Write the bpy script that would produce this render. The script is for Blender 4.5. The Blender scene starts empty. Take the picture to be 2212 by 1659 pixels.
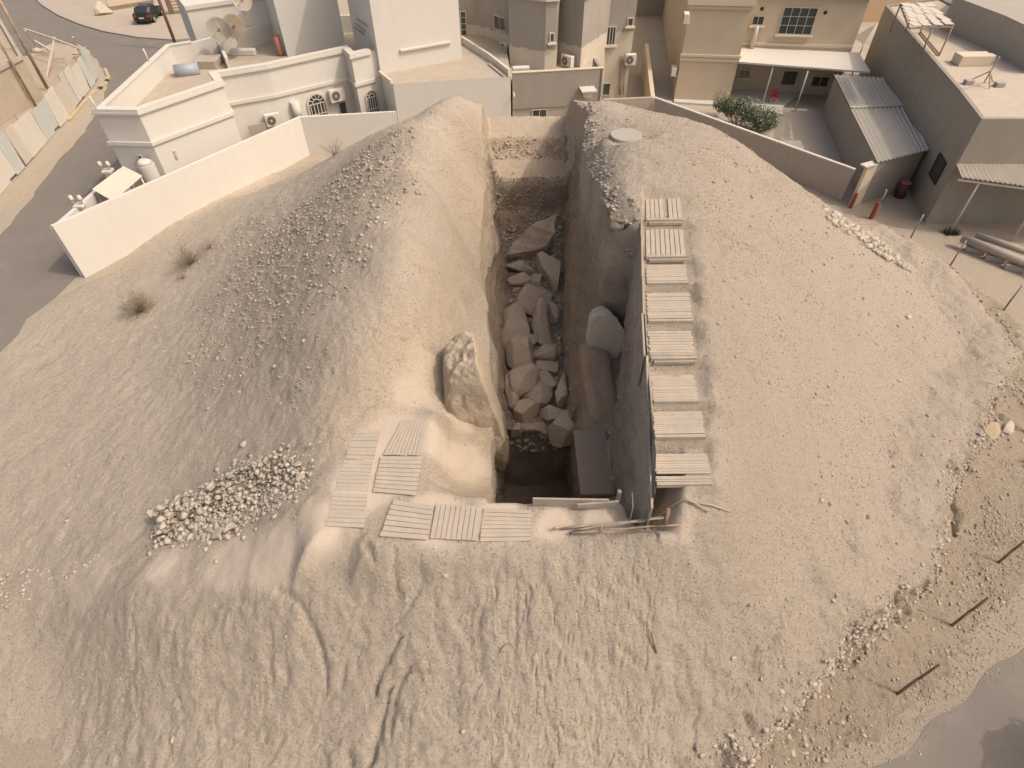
import bpy, bmesh, math, random
import numpy as np
from mathutils import Vector, Matrix, noise
from math import sin, cos, pi, radians, atan2, hypot, sqrt, tan, atan
random.seed(7); RNG = np.random.default_rng(7)
S = bpy.context.scene; COL = S.collection
# ------------------------------------------------------------------ camera
FPX, CX, CY, CAMH = 590.0, 512.0, 384.0, 18.0
PITCH = pi/2 - atan(hypot(8, 576)/FPX); ROLL = -atan2(8, 576)
_f = np.array([0, cos(PITCH), -sin(PITCH)]); _r = np.array([1., 0, 0]); _u = np.cross(_r, _f)
_r, _u = cos(ROLL)*_r + sin(ROLL)*_u, -sin(ROLL)*_r + cos(ROLL)*_u
CAM = np.array([0, 0, CAMH])
cd = bpy.data.cameras.new('camera'); cam = bpy.data.objects.new('camera', cd); COL.objects.link(cam)
cd.sensor_width = 36; cd.lens = 36*FPX/1024; cd.clip_start = .1; cd.clip_end = 1000
cam.matrix_world = Matrix(((_r[0], _u[0], -_f[0], 0), (_r[1], _u[1], -_f[1], 0), (_r[2], _u[2], -_f[2], CAMH), (0, 0, 0, 1)))
S.camera = cam
# ------------------------------------------------------------------ light
SUN_EL, SH_AZ = radians(53), radians(-74)
sd = Vector((sin(SH_AZ)*cos(SUN_EL), cos(SH_AZ)*cos(SUN_EL), -sin(SUN_EL)))
W = bpy.data.worlds.new('World'); S.world = W; W.use_nodes = True
nt = W.node_tree; bg = nt.nodes['Background']
sky = nt.nodes.new('ShaderNodeTexSky'); sky.sky_type = 'NISHITA'; sky.sun_disc = False
sky.sun_elevation = SUN_EL; sky.sun_rotation = (SH_AZ + pi) % (2*pi); sky.dust_density = 6; sky.air_density = .8; sky.ozone_density = .4
mx = nt.nodes.new('ShaderNodeMix'); mx.data_type = 'RGBA'; mx.blend_type = 'MULTIPLY'; mx.inputs[0].default_value = 1
mx.inputs[7].default_value = (1.0, .925, .82, 1)
nt.links.new(sky.outputs[0], mx.inputs[6]); nt.links.new(mx.outputs[2], bg.inputs[0]); bg.inputs[1].default_value = .165
sl = bpy.data.lights.new('sun', 'SUN'); sl.energy = 1.26; sl.angle = radians(.6); sl.color = (1, .95, .87)
so = bpy.data.objects.new('sun', sl); COL.objects.link(so); so.rotation_euler = sd.to_track_quat('-Z', 'Y').to_euler()
vs = S.view_settings; vs.view_transform = 'Standard'; vs.look = 'None'; vs.gamma = 1; vs.exposure = .33
# ------------------------------------------------------------------ helpers: a pixel of a 2212 wide view to a point of known height
def ray(x, y):
    return _f*FPX + _r*(x*1024/2212-CX) + _u*(CY-y*1024/2212)
def at(x, y, z=0.):
    d = ray(x, y); return Vector(CAM + d*((z-CAMH)/d[2]))
def onplane(x, y, a, b, off=0.0):
    n = np.array([b[1]-a[1], a[0]-b[0], 0.]); n /= np.linalg.norm(n)
    if n @ (CAM-np.array([a[0], a[1], 0])) < 0: n = -n
    p0 = np.array([a[0], a[1], 0]) + n*off; d = ray(x, y); t = ((p0-CAM) @ n)/(d @ n); return Vector(CAM+d*t)
def tag(o, label=None, cat=None, group=None, kind=None):
    if label: o['label'] = label
    if cat: o['category'] = cat
    if group: o['group'] = group
    if kind: o['kind'] = kind
    return o
def empty(name, loc, rz=0.0):
    o = bpy.data.objects.new(name, None); COL.objects.link(o); o.location = loc; o.rotation_euler = (0, 0, rz); o.empty_display_size = .2; return o
def thing(name, loc, label, cat, group=None, rz=0.0):
    return tag(empty(name, loc, rz), label, cat, group)
def link(name, me, parent=None):
    """link a mesh whose coordinates are world ones; under a parent they become local"""
    o = bpy.data.objects.new(name, me); COL.objects.link(o)
    if parent is not None:
        root = parent; M = Matrix.Identity(4)
        chain = []
        while root is not None: chain.append(root); root = root.parent
        for q in reversed(chain): M = M @ (Matrix.Translation(q.location) @ q.rotation_euler.to_matrix().to_4x4())
        me.transform(M.inverted()); o.parent = parent
    return o
class MB:
    def __init__(s): s.bm = bmesh.new()
    def face(s, pts, mi=0):
        f = s.bm.faces.new([s.bm.verts.new(p) for p in pts]); f.material_index = mi; return f
    def hexa(s, P, mi=0):
        v = [s.bm.verts.new(p) for p in P]
        for q in ((0, 3, 2, 1), (4, 5, 6, 7), (0, 1, 5, 4), (1, 2, 6, 5), (2, 3, 7, 6), (3, 0, 4, 7)):
            f = s.bm.faces.new([v[i] for i in q]); f.material_index = mi
    def box(s, c, dx, dy, dz, ax=(1, 0, 0), ay=None, az=(0, 0, 1), mi=0):
        ax = Vector(ax).normalized(); az = Vector(az).normalized(); ay = Vector(ay).normalized() if ay else az.cross(ax)
        c = Vector(c); P = []
        for k in (-1, 1):
            for i, j in ((-1, -1), (1, -1), (1, 1), (-1, 1)):
                P.append(c + ax*dx*.5*i + ay*dy*.5*j + az*dz*.5*k)
        s.hexa(P, mi)
    def beam(s, a, b, w, h=None, up=(0, 0, 1), mi=0):
        a = Vector(a); b = Vector(b); d = (b-a); L = d.length; d.normalize(); up = Vector(up)
        if abs(d.dot(up)) > .98: up = Vector((1, 0, 0))
        side = d.cross(up).normalized(); u2 = side.cross(d).normalized()
        s.box((a+b)/2, L, w, h or w, d, side, u2, mi)
    def tube(s, pts, r, n=7, mi=0, r2=None):
        pts = [Vector(p) for p in pts]; rings = []
        for i, p in enumerate(pts):
            d = (pts[min(i+1, len(pts)-1)]-pts[max(i-1, 0)]).normalized()
            a = d.orthogonal().normalized() if i == 0 else (pa - d*pa.dot(d)).normalized(); pa = a
            b = d.cross(a); rr = r if r2 is None else r + (r2-r)*i/(len(pts)-1)
            rings.append([s.bm.verts.new(p + (a*cos(2*pi*k/n)+b*sin(2*pi*k/n))*rr) for k in range(n)])
        for A, B in zip(rings, rings[1:]):
            for k in range(n):
                f = s.bm.faces.new((A[k], A[(k+1) % n], B[(k+1) % n], B[k])); f.material_index = mi; f.smooth = True
        for R_, rev in ((rings[0], True), (rings[-1], False)):
            f = s.bm.faces.new(R_[::-1] if rev else R_); f.material_index = mi
    def prism(s, poly, z0, z1, mi=0, top=True, mtop=None):
        n = len(poly); A = [s.bm.verts.new((p[0], p[1], z0)) for p in poly]; B = [s.bm.verts.new((p[0], p[1], z1)) for p in poly]
        for k in range(n):
            f = s.bm.faces.new((A[k], A[(k+1) % n], B[(k+1) % n], B[k])); f.material_index = mi
        if top:
            f = s.bm.faces.new(B); f.material_index = mi if mtop is None else mtop
            s.bm.faces.new(A[::-1]).material_index = mi
    def strip(s, pts, w, z0, z1, mi=0, closed=False, side=0):
        """a wall following pts, thickness w (side -1/0/1 where the thickness goes), mitred"""
        n = len(pts); P = [Vector((p[0], p[1])) for p in pts]; L = []; R = []
        for i in range(n):
            a = P[i-1] if (i > 0 or closed) else None; b = P[(i+1) % n] if (i < n-1 or closed) else None
            d1 = (P[i]-a).normalized() if a is not None else None; d2 = (b-P[i]).normalized() if b is not None else None
            if d1 is None: d1 = d2
            if d2 is None: d2 = d1
            n1 = Vector((-d1.y, d1.x)); n2 = Vector((-d2.y, d2.x)); m = (n1+n2).normalized(); k = 1/max(.35, m.dot(n1))
            l = w/2 + side*w/2; r = -w/2 + side*w/2
            L.append(P[i]+m*k*l); R.append(P[i]+m*k*r)
        zz = lambda z, i: z[i] if isinstance(z, (list, tuple)) else z
        segs = n if closed else n-1
        for i in range(segs):
            j = (i+1) % n
            s.hexa([(R[i].x, R[i].y, zz(z0, i)), (R[j].x, R[j].y, zz(z0, j)), (L[j].x, L[j].y, zz(z0, j)), (L[i].x, L[i].y, zz(z0, i)),
                    (R[i].x, R[i].y, zz(z1, i)), (R[j].x, R[j].y, zz(z1, j)), (L[j].x, L[j].y, zz(z1, j)), (L[i].x, L[i].y, zz(z1, i))], mi)
    def build(s, name, mats, parent=None, bevel=0, smooth=False):
        if not isinstance(mats, (list, tuple)): mats = [mats]
        bmesh.ops.recalc_face_normals(s.bm, faces=s.bm.faces)
        if bevel: bmesh.ops.bevel(s.bm, geom=list(s.bm.edges), offset=bevel, segments=1, affect='EDGES', clamp_overlap=True)
        me = bpy.data.meshes.new(name); s.bm.to_mesh(me); s.bm.free()
        for m in mats: me.materials.append(m)
        if smooth:
            me.polygons.foreach_set('use_smooth', [True]*len(me.polygons))
        return link(name, me, parent)
# ------------------------------------------------------------------ materials
class NG:
    def __init__(s, name):
        s.m = bpy.data.materials.new(name); s.m.use_nodes = True; s.t = s.m.node_tree; s.b = s.t.nodes['Principled BSDF']; s.x = 0
        s.geo = s.t.nodes.new('ShaderNodeNewGeometry'); s.pos = s.geo.outputs['Position']; s.tc = s.t.nodes.new('ShaderNodeTexCoord')
    def n(s, k, **kw):
        q = s.t.nodes.new('ShaderNode'+k)
        for a, v in kw.items(): setattr(q, a, v)
        return q
    def l(s, a, b): s.t.links.new(a, b)
    def scale(s, v, sc):
        m = s.n('Mapping'); m.inputs['Scale'].default_value = sc; s.l(v, m.inputs[0]); return m.outputs[0]
    def noise(s, sc, det=4, rough=.6, v=None, out='Fac', dist=0):
        q = s.n('TexNoise'); q.inputs['Scale'].default_value = sc; q.inputs['Detail'].default_value = det; q.inputs['Roughness'].default_value = rough
        q.inputs['Distortion'].default_value = dist
        s.l(v if v is not None else s.pos, q.inputs['Vector']); return q.outputs[out]
    def ramp(s, f, stops):
        q = s.n('ValToRGB'); e = q.color_ramp.elements
        while len(e) < len(stops): e.new(.5)
        for i, (p, c) in enumerate(stops):
            e[i].position = p; e[i].color = (c, c, c, 1) if isinstance(c, (int, float)) else (*c, 1)
        s.l(f, q.inputs[0]); return q.outputs[0]
    def mix(s, f, a, b, mode='MIX'):
        q = s.n('Mix', data_type='RGBA', blend_type=mode)
        for v, i in ((f, 0), (a, 6), (b, 7)):
            if isinstance(v, (int, float)): q.inputs[i].default_value = v
            elif isinstance(v, tuple): q.inputs[i].default_value = (*v, 1)
            else: s.l(v, q.inputs[i])
        return q.outputs[2]
    def math(s, op, a, b=0.):
        q = s.n('Math', operation=op)
        for v, i in ((a, 0), (b, 1)):
            if isinstance(v, (int, float)): q.inputs[i].default_value = v
            else: s.l(v, q.inputs[i])
        return q.outputs[0]
    def attr(s, name, out='Fac'):
        q = s.n('Attribute', attribute_name=name); return q.outputs[out]
    def bump(s, h, dist, st=1.0, prev=None):
        q = s.n('Bump'); q.inputs['Distance'].default_value = dist; q.inputs['Strength'].default_value = st; s.l(h, q.inputs['Height'])
        if prev is not None: s.l(prev, q.inputs['Normal'])
        return q.outputs[0]
    def fin(s, col, rough=.9, nrm=None, spec=.2, metal=0):
        if isinstance(col, tuple): s.b.inputs['Base Color'].default_value = (*col, 1)
        else: s.l(col, s.b.inputs['Base Color'])
        if isinstance(rough, (int, float)): s.b.inputs['Roughness'].default_value = rough
        else: s.l(rough, s.b.inputs['Roughness'])
        s.b.inputs['Specular IOR Level'].default_value = spec; s.b.inputs['Metallic'].default_value = metal
        if nrm is not None: s.l(nrm, s.b.inputs['Normal'])
        return s.m
def mat_plain(name, c, rough=.7, var=.12, sc=3., bump=.004, spec=.3, metal=0, stain=None, stains=.35):
    g = NG(name); c2 = tuple(x*(1-var) for x in c); c3 = tuple(min(1, x*(1+var*.5)) for x in c)
    col = g.mix(g.noise(sc, 5, .65), c2, c3)
    if stain: # long vertical run marks and blotches of dirt
        v = g.scale(g.pos, (1.6, 1.6, .35)); k = g.ramp(g.noise(1.1, 6, .7, v), [(.45, 0), (.7, 1)])
        col = g.mix(g.math('MULTIPLY', k, stains), col, stain)
    return g.fin(col, rough, g.bump(g.noise(sc*9, 4), bump), spec, metal)
# ------------------------------------------------------------------ numpy value noise
def _h(ix, iy, iz, seed):
    n = (ix.astype(np.int64)*374761393 + iy.astype(np.int64)*668265263 + iz.astype(np.int64)*2147483647 + seed*974711) & 0x7fffffff
    n = ((n ^ (n >> 13))*1274126177) & 0x7fffffff; n = n ^ (n >> 16)
    return (n & 0xffff)/65535.0*2-1
def vn(x, y, z, fr, seed=0):
    x = x*fr; y = y*fr; z = z*fr; ix = np.floor(x); iy = np.floor(y); iz = np.floor(z)
    fx = x-ix; fy = y-iy; fz = z-iz; fx = fx*fx*(3-2*fx); fy = fy*fy*(3-2*fy); fz = fz*fz*(3-2*fz); r = 0
    for a in (0, 1):
        for b in (0, 1):
            for c in (0, 1):
                w = (fx if a else 1-fx)*(fy if b else 1-fy)*(fz if c else 1-fz)
                r = r + w*_h(ix+a, iy+b, iz+c, seed)
    return r
def fbm(x, y, z, fr, oc=4, g=.5, seed=0):
    r = 0; a = 1; s = 0
    for k in range(oc):
        r = r + a*vn(x, y, z, fr, seed+k*17); s += a; a *= g; fr *= 2.03
    return r/s
def sst(a, b, x):
    t = np.clip((x-a)/(b-a), 0, 1); return t*t*(3-2*t)
# ------------------------------------------------------------------ the mound's surface
CTRL = [(1000,225,8),(960,300,8.15),(940,400,7.95),(915,520,7.65),(900,620,7.15),
(1045,430,3.9),(1036,600,3.4),(1050,665,3.5),(1050,760,3.8),(990,440,6.0),(975,600,5.3),(990,700,4.9),(1055,900,3.8),(1055,1070,4.0),(1000,930,4.0),(1005,1050,4.2),
(770,312,4.3),(850,268,6.1),(925,243,7.2),(850,400,7.9),(860,520,7.65),
(700,400,5.5),(600,470,3.8),(560,560,4.3),(650,560,5.9),(750,480,7.3),(800,600,7.25),(700,700,6.4),(600,700,5.1),(450,620,2.4),(300,700,1.2),(200,610,.3),
(400,480,.6),(600,390,.7),(700,345,.8),(400,850,2.5),(200,850,1.2),(50,800,.2),(0,900,.6),(550,850,4.3),(700,850,5.6),(800,780,6.2),
(0,1050,1.0),(200,1050,1.8),(400,1000,2.9),(500,1000,3.7),(600,920,4.6),(700,940,5.3),
(350,1130,2.4),(500,1200,3.7),(600,1180,4.5),(650,1150,5.05),(640,1080,5.1),(600,1120,4.75),(560,1165,4.3),(560,1225,4.1),(625,1235,4.5),(750,1050,5.3),(820,950,5.35),(900,850,5.3),(830,1160,5.3),(1000,1120,5.4),(1150,1115,5.5),(1300,1110,5.6),(1400,1128,5.95),(1250,1150,5.45),(1550,1100,6.2),(938,1000,5.3),(935,900,5.2),(960,800,5.0),
(350,1225,3.0),(200,1250,2.05),(0,1280,.8),
(300,1290,3.0),(500,1260,3.9),(700,1230,4.7),(280,1450,1.6),(250,1650,.6),(500,1450,2.45),(500,1650,1.4),(750,1450,3.0),(750,1650,1.8),(100,1400,.6),(0,1500,.3),(130,1600,.1),
(1000,1250,4.95),(1000,1450,3.4),(1000,1650,2.3),(1300,1250,5.2),(1300,1450,3.4),(1300,1650,2.2),(1550,1200,5.3),(1550,1450,2.9),(1550,1650,1.3),
(1700,1500,1.7),(1800,1300,2.2),(1950,1100,1.7),(1700,1200,3.7),(1750,1000,4.7),(2030,980,1.5),(2100,850,1.3),(1900,850,3.2),(1700,800,6.0),(2000,720,2.2),(1850,650,4.5),(1950,600,2.7),(1700,550,6.8),(1750,450,6.0),(1620,400,7.9),(1600,340,7.4),(1500,300,8.5),(1350,300,9),(1300,330,8.9),(1300,420,8.8),
(1390,430,8.95),(1480,430,8.95),(1390,580,8.5),(1490,580,8.5),(1400,750,7.9),(1500,750,7.9),(1405,900,7.3),(1520,900,7.3),(1412,1050,6.7),(1525,1050,6.6),
(1275,222,8.6),(1330,238,8.6),(1400,250,8.0),(1540,275,7.0),(1650,350,6.2),(1800,455,4.2),(2000,585,1.4),
(1885,474,-.1),(1960,525,0),(2046,583,0),(2168,670,0),(2157,1215,.2),(2055,1352,.2),(1938,1499,.2),(1750,1640,.15),(2212,760,0),(2200,900,.2)]
HID = [(-2,31,6.3),(-2,35,3.2),(-2,39,.2),(3,32,6.2),(3,36,3),(3,40,0),(8,34,3.0),(9,38,0),(13,31,2.6),(15,34,0),(18,31,.3),(-6,36,2),(-7,40,.2),
(-14,40,-.3),(-22,26,-.3),(-26,16,-.4),(-24,8,-.4),(-20,0,-.4),(0,-4,-.2),(6,0,.0),(12,0,-.4),(20,4,-.4),(24,12,-.4),(28,22,-.4),(24,34,-.4),(16,42,-.4),(4,46,-.4),(-8,46,-.4),(-20,38,-.4),(-30,26,-.4)]
_P = np.array([tuple(at(*c)) for c in CTRL] + HID); _c2 = 1.2**2
def _ker(dx, dy): return np.sqrt(dx*dx+dy*dy+_c2)
_A = _ker(_P[:, None, 0]-_P[None, :, 0], _P[:, None, 1]-_P[None, :, 1]); _n = len(_P)
_M = np.zeros((_n+3, _n+3)); _M[:_n, :_n] = _A - .12*np.eye(_n); _M[:_n, _n] = 1; _M[:_n, _n+1:] = _P[:, :2]; _M[_n, :_n] = 1; _M[_n+1:, :_n] = _P[:, :2].T
_w = np.linalg.solve(_M, np.concatenate([_P[:, 2], [0, 0, 0]]))
def H0(x, y):
    x = np.asarray(x, float); y = np.asarray(y, float); sh = x.shape; x = x.ravel(); y = y.ravel(); o = np.empty_like(x)
    for i in range(0, len(x), 20000):
        a = x[i:i+20000]; b = y[i:i+20000]
        o[i:i+20000] = _ker(a[:, None]-_P[None, :, 0], b[:, None]-_P[None, :, 1]) @ _w[:_n] + _w[_n] + _w[_n+1]*a + _w[_n+2]*b
    return o.reshape(sh)
CEN = (6., 18.5)
_cr = [at(x, y, z) for x, y, z in ((1100,1790,1.2),(1400,1740,1.1),(1560,1659,1.0),(1650,1590,.9),(1780,1430,.9),(1890,1330,.9),(1990,1240,.9),(2030,1060,1.0),(2100,930,1.0),(2140,870,1.0),(2190,800,.7),(2150,720,.5),(2060,650,.5),(1990,600,.6),(1900,540,.6))]
_ca = np.array([atan2(p.y-CEN[1], p.x-CEN[0]) for p in _cr]); _cR = np.array([hypot(p.x-CEN[0], p.y-CEN[1]) for p in _cr]); _o = np.argsort(_ca); _ca = _ca[_o]; _cR = _cR[_o]
def crust(x, y):
    """signed distance outside the pinkish crust of the right flank"""
    th = np.arctan2(y-CEN[1], x-CEN[0]); r = np.hypot(x-CEN[0], y-CEN[1]); R = np.interp(th, _ca, _cR)
    d = r-R + .55*fbm(x, y, 0*x, .9, 4, .6, 5)
    m = sst(_ca[0]+.05, _ca[0]+.35, th)*(1-sst(_ca[-1], _ca[-1]+.12, th))
    return d, m
# trench outline as functions of y
def curve(L, k=0):
    p = sorted([tuple(at(*c)) for c in L], key=lambda q: q[1]); ys = np.array([q[1] for q in p]); v = np.array([q[k] for q in p])
    return lambda y: np.interp(y, ys, v)
xRimL = curve([(1046,320,5.2),(1058,385,5.2),(1050,430,3.9),(1037,600,3.4),(1052,665,3.5),(1056,760,3.8),(1062,900,3.8),(1062,1070,4.0)])
xFlL = curve([(1060,300,5),(1072,385,4),(1082,480,1.5),(1100,600,1.5),(1096,900,1.5),(1085,1010,.5)])
xFlR = curve([(1232,300,5),(1224,385,4),(1216,480,1.5),(1214,700,1.5),(1215,900,1.5),(1232,1010,.5)])
xBin = curve([(1240,330,4.5),(1236,430,4.0),(1238,540,3.9),(1262,700,3.8),(1252,900,3.6),(1245,1060,3.4)])
xBou = curve([(1246,330,4.6),(1250,430,4.3),(1300,540,4.2),(1345,700,4.2),(1330,900,4.0),(1325,1060,3.8)])
xRimR = curve([(1270,224,8.6),(1264,260,8.6),(1272,330,8.7),(1291,400,8.7),(1308,450,8.7),(1322,478,8.7),(1389,484,8.8),(1390,560,8.6),(1396,700,8.1),(1406,870,7.4),(1411,1050,6.7),(1414,1118,6.25)])
xH = curve([(1387,400,9.0),(1389,484,8.8),(1390,560,8.6),(1396,700,8.1),(1406,870,7.4),(1411,1050,6.7),(1414,1118,6.25)])
YS = at(1100,1080,5.5).y
yA, yB = at(1100,935,1.6).y, at(1100,920,1.6).y
y2 = at(1080,388,4.0).y; y1 = at(1080,300,5.0).y; y0 = at(1080,254,5.3).y
def zFloor(y):
    return np.interp(y, [0, yA-.15, yA+.1, yB+3, y2-1.3, y2-.1, y2+.15, y1-.5, y1-.1, y1+.15, y0, y0+1.5, y0+6], [-1.6, -1.5, 1.6, 1.5, 1.5, 2.4, 4.0, 4.15, 4.5, 5.0, 5.35, 4.2, .0])
# stairs: front edges
ST_F = [475, 555, 612, 694, 775, 868, 945, 1048]; ST_Z = [8.85, 8.55, 8.3, 8.0, 7.7, 7.35, 7.05, 6.7]
ST_Y = [at(1440, f, z).y for f, z in zip(ST_F, ST_Z)]; ST_TOP = at(1440, 418, 8.95).y
def stairz(y):
    yy = []; zz = []
    for i in range(8)[::-1]:
        back = ST_Y[i-1] if i else ST_TOP
        yy += [ST_Y[i]+.0, back-.04]; zz += [ST_Z[i], ST_Z[i]+.06]
    return np.interp(y, yy, zz)
def st_x0(y): return xH(y)+.04
def H(x, y, fine=True):
    z = H0(x, y)
    d, m = crust(x, y)
    z = z + m*.75*sst(-3.0, -.3, d)*(1-sst(-.12, .25, d))
    # erosion ribs running down the near face and the left flank
    near = sst(7.2, 6.0, y)*sst(-15, -10, x)
    wx = x + .5*fbm(x, y, 0*x, .45, 3, .5, 3) + .10*(y)*0.6
    rib = fbm(wx*1.5, y*.28, 0*x, 1.0, 4, .55, 11)
    amp = .03 + .07*sst(2.0, -1.0, x)
    rdg = 1-np.abs(fbm(wx*1.1, y*.33, 0*x, 1.3, 4, .6, 13))*2.4
    z = z + near*amp*(.7*rib-.55*np.clip(rdg-.55, 0, 1)) + near*(.05*fbm(wx, y*.6, 0*x, 2.6, 4, .7, 15) - .05*np.clip(1-np.abs(fbm(x, y*.8, 0*x, 1.7, 4, .65, 17))*7, 0, 1))
    z = z + .10*fbm(x, y, 0*x, .5, 4, .55, 21) + .03*fbm(x, y, 0*x, 2.2, 3, .6, 23)
    # stairs cut
    s = (x-st_x0(y)); inn = sst(-.05, .0, s)*(1-sst(1.22, 1.8, s+.12*fbm(x, y, 0*x, 2., 2)))*sst(ST_Y[-1]-.1, ST_Y[-1], y)*(1-sst(ST_TOP-.3, ST_TOP, y))
    z = z*(1-inn) + (stairz(y)-.035)*inn
    return padz(x, y, z)
    return z
PADZ = 5.40
_dd = at(1352, 297, 8.95); _DC = (_dd.x, _dd.y, float(H0(_dd.x, _dd.y)))
_pads = [[tuple(at(a, b, PADZ))[:2] for a, b in q] for q in ([(812,1066),(1165,1084),(1160,1180),(805,1172)], [(765,915),(930,895),(905,1080),(690,1145)], [(1150,1072),(1408,1078),(1410,1140),(1150,1150)])]
def padz(x, y, z):
    best = np.full(np.shape(x), 9.)
    for q in _pads:
        c = np.mean(q, 0); d = np.full(np.shape(x), -9.)
        for i in range(4):
            a, b = np.array(q[i]), np.array(q[(i+1) % 4]); e = (b-a)/np.linalg.norm(b-a); n = np.array([e[1], -e[0]]); n = n if (c-a) @ n < 0 else -n; d = np.maximum(d, (x-a[0])*n[0]+(y-a[1])*n[1])
        d = d*np.where(x < -2.9, .75, 1.); best = np.minimum(best, d)
    rd = np.hypot(x-_DC[0], y-_DC[1]); kd = 1-sst(.55, 1.3, rd); z = z*(1-kd)+_DC[2]*kd
    k = 1-sst(-.05, .6, best); return z*(1-k)+(PADZ-.03+.018*fbm(x, y, 0*x, 1.6, 3, .5, 99))*k
_cracks = []   # filled below: (polyline world, depth, width)
def on(x, y, lo=-.2, hi=9.6, f=None):
    """the point of the mound seen at a pixel"""
    d = ray(x, y); t0 = (hi-CAMH)/d[2]; t1 = (lo-CAMH)/d[2]; t = np.linspace(t0, t1, 240); P = CAM[None, :] + d[None, :]*t[:, None]
    g = P[:, 2] - (f or H0)(P[:, 0], P[:, 1]); i = np.argmax(g < 0)
    if g[i] >= 0: return Vector(P[-1])
    if i == 0: return Vector(P[0])
    k = g[i-1]/(g[i-1]-g[i]); return Vector(P[i-1] + (P[i]-P[i-1])*k)
def onH(x, y): return on(x, y, f=H)
CR = [([(600,1275),(640,1300),(672,1345),(695,1400),(706,1450),(708,1500)], .20, .07), ([(790,1180),(800,1195),(812,1215)], .22, .07), ([(858,1185),(846,1230),(852,1268),(868,1290)], .16, .06),
 ([(905,1200),(912,1250),(895,1290),(868,1330),(862,1375)], .10, .05), ([(868,1370),(838,1420),(818,1460),(812,1500)], .22, .08), ([(845,1480),(820,1560),(805,1610),(797,1659)], .28, .10),
 ([(880,1440),(848,1520),(838,1600)], .18, .07), ([(290,1290),(285,1340),(292,1400)], .10, .04), ([(615,1420),(622,1470),(632,1480)], .14, .04), ([(1020,1290),(1040,1320),(1030,1370),(1045,1400),(1035,1470),(1022,1510)], .10, .045),
 ([(450,1300),(480,1308),(500,1300),(560,1298)], .10, .035), ([(1210,1550),(1225,1590),(1260,1600)], .10, .05), ([(915,640),(925,680),(932,705)], .18, .05), ([(720,620),(735,640),(742,660)], .10, .05), ([(940,900),(955,925),(958,970),(955,1040)], .06, .03),
 ([(365,1600),(375,1659)], .08, .04), ([(745,1620),(760,1659)], .2, .07), ([(580,1340),(590,1400),(586,1440)], .08, .035), ([(1800,450+950),(1790,1415),(1800,1430)], .3, .12), ([(1690,1500),(1685,1520)], .25, .08), ([(730,1500),(745,1440),(752,1410)], .10, .05),
 ([(1030,1040),(1050,1080),(1075,1120)], .0, .05), ([(2030,1030),(2050,1060),(2068,1110),(2060,1150)], .4, .16), ([(2135,880),(2170,905),(2212,935)], .4, .16), ([(1590,1560),(1610,1600),(1620,1659)], .3, .14), ([(1840,1380),(1850,1410),(1830,1440)], .3, .12), ([(1700,1530),(1720,1560),(1700,1600)], .25, .12), ([(1930,1340),(1960,1320)], .25, .1), ([(300,1560),(285,1600)], .06, .03), ([(420,1400),(440,1330)], .06, .04)]
for pl, dp, w in CR: _cracks.append(([tuple(on(*p))[:2] for p in pl], dp, w))
def crackz(x, y):
    out = np.zeros_like(x); wx = x + .13*fbm(x, y, 0*x, 2.6, 4, .8, 31); wy = y + .13*fbm(x, y, 0*x, 2.6, 4, .8, 32)
    for pl, dp, w in _cracks:
        a = np.array(pl); lo = a.min(0)-1; hi = a.max(0)+1; k = np.where((x > lo[0]) & (x < hi[0]) & (y > lo[1]) & (y < hi[1]))
        if len(k[0]) == 0: continue
        X = wx[k]; Y = wy[k]; best = np.full(X.shape, 9.); bt = np.zeros(X.shape); L = len(a)-1
        for i in range(L):
            p, q = a[i], a[i+1]; d = q-p; t = np.clip(((X-p[0])*d[0]+(Y-p[1])*d[1])/(d@d), 0, 1); dd = np.hypot(X-p[0]-t*d[0], Y-p[1]-t*d[1])
            m = dd < best; best = np.where(m, dd, best); bt = np.where(m, (i+t)/L, bt)
        ww = w*(.35+.9*np.sin(np.clip(bt, .02, .98)*pi))
        out[k] = np.maximum(out[k], dp*.68*np.exp(-(best/ww)**2))
    return out
# grid
def seg(a, b, n, p=1., end=False):
    t = np.linspace(0, 1, n, endpoint=end); return a+(b-a)*t**p
rows = np.concatenate([np.arange(1.2, YS-.02, .06), YS+np.linspace(0, .12, 14), np.arange(YS+.2, yA-.3, .075), np.arange(yA-.3, yA+.3, .035), np.arange(yA+.3, y2-1.5, .085),
    np.arange(y2-1.5, y0+.3, .06), np.arange(y0+.3, 46, .16)])
nr = len(rows); ytr = np.clip((rows-YS)/.1, 0, 1); ytr[rows < YS-.001] = 0
tL = 1-np.linspace(0, 1, 360)[::-1]**1.0; uL = np.linspace(0, 1, 370)**.85
nW1, nF, nW2, nB, nW3 = 44, 30, 32, 12, 40
XX = []; ZZ = []; 
yr = rows[:, None]; rl = xRimL(rows)[:, None]; rr = xRimR(rows)[:, None]
# small wander of the rims
rl = rl + .10*fbm(yr, yr*0, yr*0, 1.1, 4, .6, 41); rr_w = np.where(yr > ST_TOP-.3, .14, .015); rr = rr + rr_w*fbm(yr, yr*0, yr*0, 1.4, 4, .6, 42)
fl, fr_, bi, bo = (g(rows)[:, None] for g in (xFlL, xFlR, xBin, xBou))
fr_ = np.minimum(fr_, rr-.25); bi = np.minimum(np.maximum(bi, fr_+.12), rr-.12); bo = np.minimum(np.maximum(bo, bi+.05), rr-.06)
zf = zFloor(rows)[:, None]
hl = H(rl, yr*np.ones_like(rl)); hr = H(rr-.02, yr*np.ones_like(rr)); hr = np.where((yr > ST_Y[-1]) & (yr < ST_TOP), stairz(yr), hr)
zbi = np.interp(rows, [YS, yA, 22, 26, y2, y1, y0, y0+3], [3.4, 3.6, 3.8, 3.6, 4.6, 5.6, 6.0, 4.0])[:, None]; zbo = zbi+.35
zbi = np.minimum(zbi, hr-.3); zbo = np.minimum(zbo, hr-.15); zf = np.minimum(zf, np.minimum(hl, hr))
o = np.ones_like(yr)
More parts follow.
